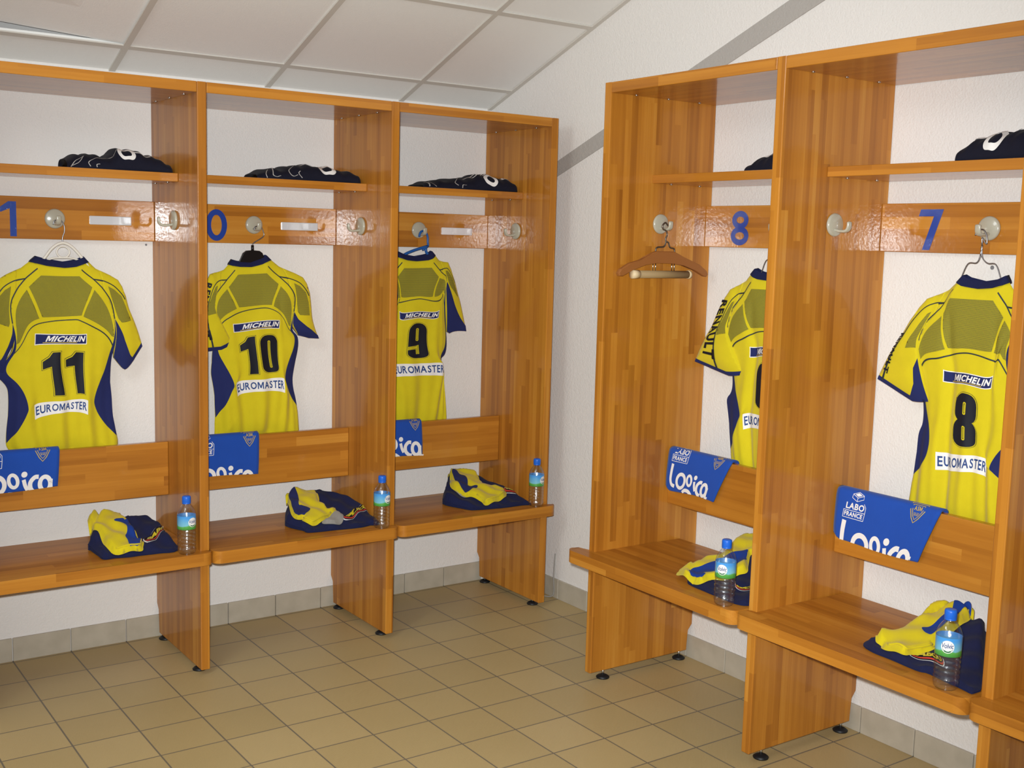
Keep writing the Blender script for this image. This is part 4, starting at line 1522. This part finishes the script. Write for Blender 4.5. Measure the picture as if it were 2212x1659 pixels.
    for t in (-0.008, -0.003, 0.003, 0.008):
        g.append(strip_geo([(cx + t, cy - 0.004), (cx + t * 0.6, cy - 0.014)], 0.0016))
    deco('club_crest', join2(g), M['gold'])
    return root


drape('11', -0.352, 0.318, 0.676, 0.035, 'blue printed T-shirt draped over the backrest in the stall at the far left', 0.010)
drape('10', -0.352, 0.316, 0.655, 0.02, 'blue printed T-shirt draped over the backrest in the middle left-row stall', -0.016)
drape('9', -0.355, 0.305, 0.662, -0.005, 'blue printed T-shirt draped over the backrest nearest the corner of the room', 0.032)
drape('6', -0.366, 0.315, 0.688, 0.20, 'blue printed T-shirt over the right-row backrest, its whole chest lettering showing', 0.058, 'low', -0.006)
drape('8', -0.372, 0.372, 0.678, 0.155, 'blue printed T-shirt over the right-row backrest under the jersey numbered 8', 0.012, 'low')

# ------------------------------------------------------------------ black folded shirts on the shelves
def folded_shirt(key, x0, x1, yf0, yf1, deep, prof, marks, label):
    o, rz, dz = bay(key)
    zs = 1.798 + dz
    root = at_bay('folded_shirt', key, x0, 0, zs)
    tag(root, label, 'folded clothes', 'black folded shirts on the shelves')
    L = x1 - x0
    pu = np.array([p[0] for p in prof])
    phh = np.array([p[1] for p in prof])
    nu, nw = 70, 36
    ph = random.uniform(0, 6)

    def P3(uw, off=0.0):
        uw = np.array(uw, float)
        u, w = np.clip(uw[:, 0], 0, 1), uw[:, 1]
        hh = np.interp(u, pu, phh)
        end = np.clip(np.minimum(u, 1 - u) / 0.05, 0.02, 1) ** 0.5
        d = deep * (0.55 + 0.45 * end)
        yf = yf0 + (yf1 - yf0) * u + (1 - end) * 0.04
        th = np.pi * w
        cc, ss = np.cos(th), np.sin(th)
        yy = yf + d / 2 * (1 - np.sign(cc) * np.abs(cc) ** 0.7)
        zz = hh * np.abs(ss) ** 0.75
        wr = 0.003 * np.sin(u * 34 + 4 * w + ph) * np.sin(np.pi * w) + 0.002 * np.sin(u * 61 - 7 * w)
        zz = np.maximum(zz + wr * np.clip(zz / 0.02, 0, 1), 0)
        # outward normal in the y-z plane
        ny, nz = -cc, ss
        return [tuple(q) for q in np.stack([u * L, yy + ny * off, zz + nz * off + 0.0005], 1)]
    U = np.linspace(0, 1, nu)
    Wv = np.linspace(0, 1, nw)
    uw = [(u, w) for u in U for w in Wv]
    V = P3(uw)
    F = []
    for i in range(nu - 1):
        for j in range(nw - 1):
            F.append((i * nw + j, i * nw + j + 1, (i + 1) * nw + j + 1, (i + 1) * nw + j))
        F.append((i * nw + nw - 1, i * nw, (i + 1) * nw, (i + 1) * nw + nw - 1))
    F.append(tuple(range(nw)))
    F.append(tuple((nu - 1) * nw + j for j in range(nw))[::-1])
    body = new_mesh('fabric_fold', V, F, M['black'], root, True)
    rings, lines = [], []
    for mk in marks:
        if mk[0] == 'O':
            _, cu, cw, ru, rw, t = mk
            rings.append(ring_geo(ellipse(cu, cw, ru, rw, 48, 0, 0.85), ellipse(cu, cw, ru * (1 - t), rw * (1 - t * 1.1), 48, 0, 0.9)))
        elif mk[0] == 'W':
            rings.append(strip_geo(spline(mk[1], 6), mk[2]))
        else:
            lines.append(strip_geo(spline(mk[1], 6), 0.0075))
    for nm, gs, m, off in (('print', rings, M['white'], 0.0022), ('piping', lines, M['greyline'], 0.0018)):
        if gs:
            Vg, Fg = join2(gs)
            new_mesh(nm, P3(Vg, off), [tuple(q) for q in Fg], m, body, True)
    return root


folded_shirt('11', 0.005, 0.352, -0.235, -0.300, 0.21,
           [(0, .036), (.1, .05), (.2, .058), (.28, .05), (.37, .047), (.43, .058), (.46, .077), (.56, .079), (.68, .072), (.8, .058), (.9, .045), (.97, .032), (1, .018)],
           [('O', .545, .25, .085, .13, .42), ('L', [(.02, .02), (.06, .16), (.14, .24)]), ('L', [(.03, .04), (.10, .14), (.14, .25)]), ('L', [(.19, .03), (.175, .10), (.22, .18), (.32, .25), (.42, .30)]),
            ('L', [(.25, .02), (.25, .06), (.28, .09)]), ('L', [(.38, .27), (.48, .33), (.6, .35), (.7, .40)]), ('W', [(.60, .34), (.66, .28), (.72, .27), (.78, .30)], .02), ('L', [(.66, .38), (.74, .36), (.82, .30), (.90, .26)])],
           'black folded shirt with a white ring mark on the shelf at the far left')
folded_shirt('10', -0.062, 0.350, -0.250, -0.298, 0.21,
           [(0, .02), (.04, .03), (.15, .042), (.25, .045), (.4, .062), (.45, .063), (.6, .06), (.75, .056), (.85, .046), (.92, .044), (.98, .036), (1, .02)],
           [('O', .655, .27, .082, .16, .45), ('L', [(.06, .02), (.055, .14), (.08, .28), (.11, .36)]), ('L', [(.15, .38), (.125, .18), (.12, .08), (.15, .04), (.19, .08)]),
            ('L', [(.44, .50), (.38, .40), (.29, .26), (.28, .15), (.31, .06), (.35, .07)]), ('L', [(.38, .16), (.36, .10), (.39, .03)]),
            ('W', [(.42, .42), (.48, .40), (.55, .42)], .02), ('L', [(.74, .42), (.80, .43), (.87, .36), (.89, .30)])],
           'black folded shirt with a white ring mark on the middle left-row shelf')
folded_shirt('9', -0.088, 0.350, -0.252, -0.300, 0.21,
           [(0, .012), (.04, .025), (.2, .036), (.35, .046), (.45, .05), (.53, .052), (.58, .07), (.65, .071), (.78, .062), (.9, .053), (.97, .042), (1, .02)],
           [('O', .685, .21, .070, .15, .45), ('W', [(.50, .39), (.54, .44), (.60, .41), (.57, .36), (.51, .38)], .02), ('W', [(.62, .39), (.66, .43), (.69, .40), (.64, .37)], .018),
            ('W', [(.72, .43), (.74, .37)], .02), ('W', [(.84, .42), (.79, .44), (.79, .36), (.86, .34)], .02), ('W', [(.87, .42), (.92, .43), (.91, .34), (.86, .36), (.87, .42)], .02), ('W', [(.40, .38), (.45, .385), (.52, .37)], .015),
            ('L', [(.03, .05), (.04, .3), (.05, .45)]), ('L', [(.09, .05), (.065, .25), (.08, .42)]), ('L', [(.32, .08), (.30, .20), (.34, .30), (.41, .42)]), ('L', [(.36, .02), (.37, .09), (.41, .10)])],
           'black folded shirt with white lettering on the shelf nearest the corner')
folded_shirt('6', -0.012, 0.350, -0.235, -0.275, 0.20,
           [(0, .004), (.04, .024), (.1, .038), (.2, .052), (.3, .060), (.5, .068), (.75, .06), (.95, .04), (1, .02)],
           [('O', .30, .38, .085, .13, .5), ('W', [(.40, .30), (.46, .38), (.54, .42)], .03)],
           'black folded shirt half hidden by the panel, on the shelf above the numeral 8')
folded_shirt('8', 0.028, 0.362, -0.285, -0.290, 0.22,
           [(0, .012), (.03, .032), (.1, .054), (.2, .066), (.35, .076), (.6, .078), (.85, .062), (.97, .035), (1, .012)],
           [('O', .36, .23, .085, .17, .42), ('W', [(.13, .36), (.18, .32), (.21, .38)], .03), ('W', [(.22, .40), (.27, .34), (.33, .38), (.36, .44)], .03), ('W', [(.46, .42), (.55, .44), (.64, .42)], .02), ('W', [(.6, .36), (.68, .40), (.78, .38)], .02)],
           'black folded shirt with a large white ring on the shelf above the numeral 7')

# ------------------------------------------------------------------ folded shorts and socks on the seats
GAR = {
'10': {
   'shorts': [(0.021, -0.299), (0.084, -0.174), (0.127, -0.141), (0.147, -0.126), (0.173, -0.138), (0.222, -0.122), (0.247, -0.118), (0.259, -0.133), (0.266, -0.157), (0.3, -0.179), (0.323, -0.214), (0.341, -0.257), (0.355, -0.293), (0.366, -0.322), (0.376, -0.354), (0.39, -0.363), (0.334, -0.47), (0.303, -0.462), (0.255, -0.475), (0.172, -0.465), (0.088, -0.458), (0.045, -0.447), (0.043, -0.42), (0.022, -0.365), (0.014, -0.328)] ,
   'sock': [(0.09, -0.154), (0.126, -0.145), (0.196, -0.176), (0.195, -0.217), (0.177, -0.266), (0.18, -0.319), (0.179, -0.347), (0.215, -0.332), (0.215, -0.348), (0.192, -0.368), (0.143, -0.396), (0.085, -0.423), (0.071, -0.422), (0.051, -0.392), (0.065, -0.371), (0.04, -0.372), (0.034, -0.333), (0.057, -0.252), (0.074, -0.193)] ,
   'patch': [(0.098, -0.147), (0.117, -0.147), (0.115, -0.192), (0.097, -0.251), (0.073, -0.302), (0.082, -0.312), (0.097, -0.329), (0.098, -0.354), (0.062, -0.373), (0.041, -0.37), (0.038, -0.324), (0.055, -0.262)] ,
   'heel': [(0.163, -0.381), (0.205, -0.351), (0.221, -0.355), (0.219, -0.385), (0.2, -0.426), (0.166, -0.451), (0.133, -0.443), (0.121, -0.42)] ,
   'band': [(0.217, -0.4), (0.274, -0.363), (0.316, -0.331), (0.353, -0.317), (0.371, -0.324), (0.376, -0.354), (0.335, -0.362), (0.288, -0.387), (0.237, -0.425), (0.209, -0.425)] ,
},
'11': {
   'shorts': [(0.033, -0.283), (0.108, -0.15), (0.145, -0.155), (0.186, -0.175), (0.212, -0.162), (0.211, -0.186), (0.234, -0.18), (0.261, -0.177), (0.279, -0.191), (0.293, -0.235), (0.308, -0.268), (0.327, -0.277), (0.344, -0.291), (0.288, -0.454), (0.224, -0.458), (0.163, -0.454), (0.122, -0.456), (0.076, -0.443), (0.04, -0.443), (0.036, -0.394), (0.032, -0.314)] ,
   'sock': [(0.059, -0.185), (0.081, -0.143), (0.111, -0.156), (0.175, -0.162), (0.174, -0.21), (0.183, -0.243), (0.182, -0.273), (0.18, -0.322), (0.175, -0.379), (0.186, -0.395), (0.174, -0.427), (0.163, -0.45), (0.124, -0.45), (0.079, -0.44), (0.069, -0.42), (0.062, -0.375), (0.065, -0.292), (0.047, -0.26), (0.05, -0.22)] ,
   'patch': [(0.129, -0.259), (0.16, -0.248), (0.166, -0.257), (0.182, -0.245), (0.182, -0.273), (0.18, -0.322), (0.176, -0.375), (0.187, -0.391), (0.173, -0.427), (0.158, -0.446), (0.127, -0.447), (0.132, -0.403), (0.132, -0.376), (0.149, -0.341), (0.156, -0.311), (0.152, -0.283), (0.129, -0.269)] ,
   'band': [(0.194, -0.375), (0.231, -0.34), (0.264, -0.303), (0.303, -0.271), (0.327, -0.265), (0.344, -0.291), (0.307, -0.305), (0.279, -0.33), (0.256, -0.361), (0.23, -0.394), (0.198, -0.41)] ,
},
'9': {
   'shorts': [(0.005, -0.271), (0.089, -0.157), (0.134, -0.115), (0.205, -0.139), (0.225, -0.147), (0.255, -0.178), (0.27, -0.213), (0.281, -0.258), (0.323, -0.279), (0.369, -0.314), (0.393, -0.344), (0.417, -0.355), (0.335, -0.47), (0.277, -0.468), (0.185, -0.468), (0.103, -0.456), (0.04, -0.44), (0.021, -0.4), (-0.002, -0.344), (-0.009, -0.302)] ,
   'sock': [(0.125, -0.119), (0.167, -0.131), (0.228, -0.166), (0.209, -0.235), (0.207, -0.271), (0.202, -0.293), (0.219, -0.309), (0.247, -0.313), (0.263, -0.355), (0.245, -0.391), (0.213, -0.418), (0.113, -0.45), (0.109, -0.415), (0.084, -0.367), (0.064, -0.351), (0.051, -0.316), (0.051, -0.258), (0.103, -0.169)] ,
   'patch': [(0.115, -0.16), (0.134, -0.164), (0.133, -0.194), (0.144, -0.22), (0.13, -0.265), (0.114, -0.296), (0.143, -0.303), (0.146, -0.321), (0.101, -0.345), (0.071, -0.35), (0.065, -0.331), (0.074, -0.269), (0.097, -0.198)] ,
   'heel': [(0.08, -0.206), (0.094, -0.203), (0.075, -0.282), (0.064, -0.337), (0.062, -0.35), (0.052, -0.319), (0.056, -0.265)] ,
   'band': [(0.265, -0.32), (0.317, -0.311), (0.358, -0.313), (0.376, -0.328), (0.386, -0.354), (0.316, -0.391), (0.26, -0.372), (0.266, -0.35)] ,
},
'6': {
   'shorts': [(0.074, -0.468), (0.008, -0.365), (0.011, -0.293), (-0.001, -0.167), (0.02, -0.128), (0.068, -0.125), (0.196, -0.246), (0.35, -0.422), (0.349, -0.484), (0.316, -0.502), (0.26, -0.5), (0.178, -0.493), (0.116, -0.487)] ,
   'sock': [(0.013, -0.46), (0.008, -0.444), (0.014, -0.406), (0.024, -0.38), (0.018, -0.344), (0.036, -0.318), (0.048, -0.29), (0.015, -0.209), (-0.012, -0.153), (0.023, -0.121), (0.056, -0.111), (0.139, -0.213), (0.123, -0.238), (0.177, -0.307), (0.202, -0.338), (0.189, -0.365), (0.182, -0.398), (0.15, -0.442), (0.144, -0.483), (0.116, -0.487), (0.072, -0.483), (0.029, -0.473)] ,
   'patch': [(0.067, -0.463), (0.06, -0.444), (0.066, -0.421), (0.076, -0.395), (0.085, -0.365), (0.096, -0.27), (0.109, -0.247), (0.128, -0.24), (0.151, -0.265), (0.165, -0.295), (0.162, -0.34), (0.138, -0.417), (0.119, -0.448), (0.136, -0.455), (0.14, -0.486), (0.105, -0.485)] ,
   'band': [(0.229, -0.413), (0.255, -0.414), (0.27, -0.395), (0.292, -0.386), (0.31, -0.405), (0.286, -0.417), (0.258, -0.426), (0.24, -0.424)] ,
},
'8': {
   'shorts': [(-0.007, -0.464), (-0.017, -0.431), (-0.003, -0.421), (0.012, -0.388), (0.037, -0.311), (0.049, -0.222), (0.073, -0.163), (0.135, -0.178), (0.144, -0.167), (0.162, -0.168), (0.178, -0.18), (0.362, -0.485), (0.322, -0.507), (0.222, -0.49), (0.196, -0.497), (0.159, -0.495), (0.094, -0.488), (0.039, -0.485)] ,
   'sock': [(0.006, -0.429), (-0.001, -0.411), (0.018, -0.39), (0.035, -0.371), (0.031, -0.319), (0.031, -0.273), (0.021, -0.213), (0.021, -0.179), (0.055, -0.168), (0.07, -0.165), (0.103, -0.147), (0.127, -0.169), (0.137, -0.209), (0.141, -0.243), (0.144, -0.295), (0.147, -0.373), (0.158, -0.391), (0.136, -0.453), (0.128, -0.476), (0.096, -0.474), (0.061, -0.473), (0.044, -0.455), (0.024, -0.451)] ,
   'patch': [(0.092, -0.35), (0.096, -0.329), (0.098, -0.291), (0.101, -0.234), (0.071, -0.167), (0.104, -0.149), (0.126, -0.167), (0.114, -0.192), (0.122, -0.233), (0.128, -0.288), (0.134, -0.355), (0.119, -0.366), (0.104, -0.363)] ,
   'band': [(0.135, -0.454), (0.152, -0.412), (0.175, -0.417), (0.211, -0.42), (0.227, -0.442), (0.195, -0.448), (0.144, -0.46)] ,
},
}


def smooth_poly(p, n=4):
    return spline(p, n, True)


def folded_kit(key, lab_shorts, lab_socks, xmax):
    g = GAR[key]
    o, rz, dz = bay(key)
    zs = 0.463 + dz * .7
    ph = random.uniform(0, 6)

    def clampx(p):
        return [(min(x, xmax), y) for x, y in p]
    SP = clampx(smooth_poly(g['shorts']))
    KP = clampx(smooth_poly(g['sock']))

    def plane(q):
        return np.clip(0.028 + 0.25 * (q[:, 1] + 0.40), 0.016, 0.115)

    def htop(q):
        d = dist_to(q, SP)
        e = np.sqrt(np.clip(1 - (1 - np.clip(d / 0.016, 0, 1)) ** 2, 0, 1))
        b = 0.0035 * np.sin(q[:, 0] * 70 + q[:, 1] * 30 + ph) + 0.003 * np.sin(q[:, 0] * 37 - q[:, 1] * 62)
        return np.maximum((plane(q) + b) * (0.45 + 0.55 * e), 0.006)

    def hsock(q):
        d = dist_to(q, KP)
        e = np.sqrt(np.clip(1 - (1 - np.clip(d / 0.013, 0, 1)) ** 2, 0, 1))
        b = 0.002 * np.sin(q[:, 0] * 95 + q[:, 1] * 60 + ph)
        return htop(q) + 0.003 + (0.019 + b) * e

    def solid(name, poly, fn, bottom, m, root, layers=2):
        V, T = cdt(poly, 0.008)
        n = len(V)
        zt_, zb_ = fn(V), bottom(V)
        vv = [(x, y, z) for (x, y), z in zip(V, zt_)] + [(x, y, z) for (x, y), z in zip(V, zb_)]
        F = [tuple(int(i) for i in t) for t in T] + [tuple(int(i) + n for i in t[::-1]) for t in T]
        ec = {(int(t[i]), int(t[(i + 1) % 3])) for t in T for i in range(3)}
        rim = [(a, b) for a, b in ec if (b, a) not in ec]
        # the side wall bulges in soft rolls, one per folded layer
        nrm = {}
        for a, b in rim:
            d = V[b] - V[a]
            w_ = np.array([d[1], -d[0]]) / (np.hypot(*d) + 1e-9)
            for k in (a, b):
                nrm[k] = nrm.get(k, 0) + w_
        rows = [{a: a for a in nrm}]
        K = 4 * layers
        for r in range(1, K):
            t = r / K
            off = 0.0045 * abs(math.sin(math.pi * layers * t))
            row = {}
            for a, w_ in nrm.items():
                w_ = w_ / (np.hypot(*w_) + 1e-9)
                p = V[a] + w_ * off
                row[a] = len(vv)
                vv.append((min(p[0], xmax + 0.004), p[1], zt_[a] + (zb_[a] - zt_[a]) * t))
            rows.append(row)
        rows.append({a: a + n for a in nrm})
        for a, b in rim:
            for r in range(K):
                F.append((rows[r][b], rows[r][a], rows[r + 1][a], rows[r + 1][b]))
        return new_mesh(name, vv, F, m, root, True)

    def deco(name, geo, fn, off, m, parent):
        V, F = geo
        z = fn(np.array(V)) + off
        return new_mesh(name, [(x, y, h) for (x, y), h in zip(V, z)], [tuple(int(i) for i in q) for q in F], m, parent, True)
    rs = at_bay('folded_shorts', key, 0, 0, zs)
    tag(rs, lab_shorts, 'folded clothes', 'folded navy shorts on the seats')
    sb = solid('fabric_fold', SP, htop, lambda q: np.full(len(q), 0.0008), M['navy_dark'], rs, 3)
    bp = clampx(g['band'])
    # sponsor flash: white edge, black field, yellow letters and a red line along the band
    bs = smooth_poly(bp, 3)
    c = np.mean(np.array(bs), 0)
    e = deco('sponsor_flash', cdt(bs, 0.008), htop, 0.0012, M['white'], sb)
    inn = [tuple(c + (np.array(p) - c) * 0.94) for p in bs]
    deco('flash_field', cdt(inn, 0.008), htop, 0.0022, M['ink'], e)
    # centre line of the band: pair first half with reversed second half
    P = np.array(bp)
    h_ = len(P) // 2
    A = np.array(spline([tuple(p) for p in P[:h_ + 1]], 6))
    Bq = np.array(spline([tuple(p) for p in P[h_:][::-1]] + [tuple(P[0])], 6)) if False else np.array(spline([tuple(P[0])] + [tuple(p) for p in P[h_:][::-1]], 6))
    tA = np.linspace(0, 1, len(A))
    tB = np.linspace(0, 1, len(Bq))

    def band_uv(t, s):
        a = np.stack([np.interp(t, tA, A[:, i]) for i in (0, 1)], 1)
        b = np.stack([np.interp(t, tB, Bq[:, i]) for i in (0, 1)], 1)
        # s=0 lower edge (b), s=1 upper edge (a)
        return b + (a - b) * s[:, None]
    tx = text_geo('BABOU', 0.04, 0.0, 1.0)
    Vn = fit(tx, 0.14, 0.34, 0.72, 0.46)[0]
    deco('lettering', (band_uv(Vn[:, 0], Vn[:, 1]), tx[1]), htop, 0.0034, M['sockyellow'], e)
    ln = strip_geo([(t, 0.17) for t in np.linspace(0.1, 0.9, 20)], 0.13)
    deco('red_line', (band_uv(ln[0][:, 0], ln[0][:, 1]), ln[1]), htop, 0.0034, M['red'], e)

    rk = at_bay('folded_socks', key, 0, 0, zs)
    tag(rk, lab_socks, 'socks', 'folded yellow socks lying on the shorts')
    kb = solid('sock_fold', KP, hsock, lambda q: htop(q) + 0.0025, M['sockyellow'], rk)
    pt = smooth_poly(clampx(g['patch']), 4)
    pm = np.mean(np.array(pt), 0)
    fixed = []
    for p in pt:
        p = np.array(p)
        for t in np.linspace(0, 0.9, 31):
            q = p + (pm - p) * t
            if inside(q[None], KP)[0] and dist_to(q[None], KP)[0] > 0.0032:
                break
        fixed.append(tuple(q))
    pt = fixed
    pv, pt_ = cdt(pt, 0.0032)
    pc = pv[pt_].mean(1)
    pt_ = pt_[inside(pc, KP) & (dist_to(pc, KP) > 0.0018)]
    deco('blue_panel', (pv, pt_), hsock, 0.0020, M['sockblue'] if key in ('11', '6', '8') else M['navy'], kb)
    if 'heel' in g:
        hp = smooth_poly(clampx(g['heel']), 4)

        def hheel(q):
            d = dist_to(q, hp)
            return htop(q) + 0.004 + 0.010 * np.clip(d / 0.012, 0, 1) ** 0.5
        solid('grey_heel', hp, hheel, lambda q: htop(q) + 0.001, M['heelgrey'], rk)
    # rolled cuff edges at the front of the sock
    Kc = np.array(KP)
    i0 = int(np.argmin(Kc[:, 1]))
    n = len(Kc)
    idx = [(i0 + k) % n for k in range(-9, 7)]
    pts = [(Kc[i][0], Kc[i][1]) for i in idx]
    cc = np.array(KP).mean(0)
    pin = np.array([tuple(np.array(p) + (cc - np.array(p)) * 0.06) for p in pts])
    zz = hsock(pin)
    if key != '6':
        new_mesh('cuff_roll', *tube_geo([(x, y, z - 0.001) for (x, y), z in zip(pin, zz)], 0.0035, 8), M['sockyellow'], kb, True)


folded_kit('11', 'navy shorts folded on the seat in the stall at the far left', 'yellow and blue socks folded on the shorts in the stall at the far left', 0.300)
folded_kit('10', 'navy shorts folded on the seat in the middle left-row stall', 'yellow and navy socks folded on the shorts in the middle left-row stall', 0.352)
folded_kit('9', 'navy shorts folded on the left-row seat nearest the corner', 'yellow and navy socks folded on the shorts nearest the corner', 0.318)
folded_kit('6', 'navy shorts on the right-row seat in the stall marked 8', 'yellow and blue socks trailing off the shorts in the stall marked 8', 0.350)
folded_kit('8', 'navy shorts on the right-row seat below the jersey numbered 8', 'yellow and blue socks folded on the shorts below the jersey numbered 8', 0.360)

# ------------------------------------------------------------------ water bottles
def bottle_profile():
    p = [(0.0001, 0.003), (0.018, 0.002), (0.026, 0.0), (0.0305, 0.006), (0.0322, 0.014)]
    for k in range(5):
        z = 0.020 + k * 0.0135
        p += [(0.0325, z), (0.0308, z + 0.004), (0.0308, z + 0.0065), (0.0325, z + 0.0105)]
    p += [(0.0318, 0.089), (0.0318, 0.137), (0.0326, 0.1385), (0.0315, 0.1435), (0.0302, 0.148), (0.0287, 0.1525), (0.0262, 0.159), (0.0212, 0.167), (0.0148, 0.1752), (0.0128, 0.178), (0.0128, 0.183), (0.0001, 0.183)]
    return p


def make_bottle():
    r = empty('water_bottle')
    v, f = lathe(bottle_profile(), 40, False)
    b = new_mesh('bottle_body', v, f, M['pet'], r, True)
    v, f = lathe([(0.0325, 0.090), (0.03255, 0.092), (0.03255, 0.136), (0.0325, 0.138)], 40, False)
    lb = new_mesh('label', v, f, M['label'], r, True)

    def wrap(g, off):
        V, F = g
        R = 0.0327 + off
        return [(R * math.sin(x / R), -R * math.cos(x / R), z) for x, z in V], [tuple(q) for q in F]
    disc = ring_geo(ellipse(0, 0.116, 0.0165, 0.0165, 32), ellipse(0, 0.116, 0.0085, 0.0085, 32))
    inner = ring_geo(ellipse(0, 0.116, 0.0085, 0.0085, 32), ellipse(0, 0.116, 0.0005, 0.0005, 32))
    e = new_mesh('emblem', *wrap(join2([disc, inner]), 0.0002), M['white'], lb)
    hill = strip_geo(spline([(-0.013, 0.110), (-0.006, 0.1045), (0.0, 0.103), (0.006, 0.1045), (0.013, 0.110)], 5), [0.001] * 4 + [0.0035] * 13 + [0.001] * 4)
    new_mesh('emblem_hill', *wrap(hill, 0.0005), M['labelgreen'], e)
    tx = text_geo('Volvic', 0.01, 0.15, 0.95)
    V = fit(tx, -0.0145, 0.1125, 0.029, 0.013)[0]
    new_mesh('lettering', *wrap((V, tx[1]), 0.0006), M['bluetext'], e)
    cv, cf = lathe([(0.0135, 0.1785), (0.0152, 0.179), (0.0152, 0.182), (0.0148, 0.1825), (0.0155, 0.184), (0.0155, 0.2005), (0.0145, 0.2045), (0.0115, 0.206), (0.0001, 0.206)], 36, False)
    new_mesh('cap', cv, cf, M['cap'], r, True)
    return r


def copy_tree(o, parent=None):
    c = o.copy()
    COL.objects.link(c)
    if parent is not None:
        c.parent = parent
    for ch in list(o.children):
        copy_tree(ch, c)
    return c


proto = make_bottle()
spots = [(-1.722, -0.496, 0.463, 0.35, 'water bottle with blue cap on the seat end beside the far left shorts'),
         (-0.947, -0.506, 0.463, 0.35, 'water bottle with blue cap on the middle left-row seat, beside the panel'),
         (-0.194, -0.500, 0.463, 0.35, 'water bottle with blue cap on the left-row seat nearest the corner'),
         (-0.533, -1.953, 0.489, -1.15, 'water bottle with blue cap on the right-row seat in the stall marked 8'),
         (-0.533, -2.735, 0.489, -1.05, 'water bottle with blue cap at the far right, below the jersey numbered 8')]
for i, (x, y, z, rz, lab) in enumerate(spots):
    b = proto if i == 0 else copy_tree(proto)
    b.location = (x, y, z + 0.0005)
    b.rotation_euler = (0, 0, rz)
    tag(b, lab, 'bottle', 'water bottles on the seats')

# ------------------------------------------------------------------ small things
cb = new_mesh('cable', *tube_geo(spline([(-0.004, -0.40, 0.20), (-0.012, -0.404, 0.10), (-0.0125, -0.41, 0.03), (-0.02, -0.40, 0.006), (-0.05, -0.36, 0.004), (-0.09, -0.33, 0.004)], 8), 0.003, 8), M['cablemat'], None, True)
tag(cb, 'thin pale cable running down the right wall to the floor in the corner', 'cable')
for loc, rot, lab in (((-0.0005, -2.4365, 1.549), (0, -math.pi / 2, 0), 'small grey wall plug beside the wire hanger of the jersey numbered 8'),
                      ((-1.6965, -0.0005, 1.539), (math.pi / 2, 0, 0), 'small grey wall plug just below the rail at the far left')):
    v, f = lathe([(0.0001, 0.0015), (0.0035, 0.0015), (0.0042, 0.0)], 14, False)
    p = new_mesh('wall_plug', v, f, M['plug'])
    p.location = loc
    p.rotation_euler = rot
    if 'hanger' in lab:
        p.scale = (1.5, 1.5, 1.0)
    tag(p, lab, 'wall plug')
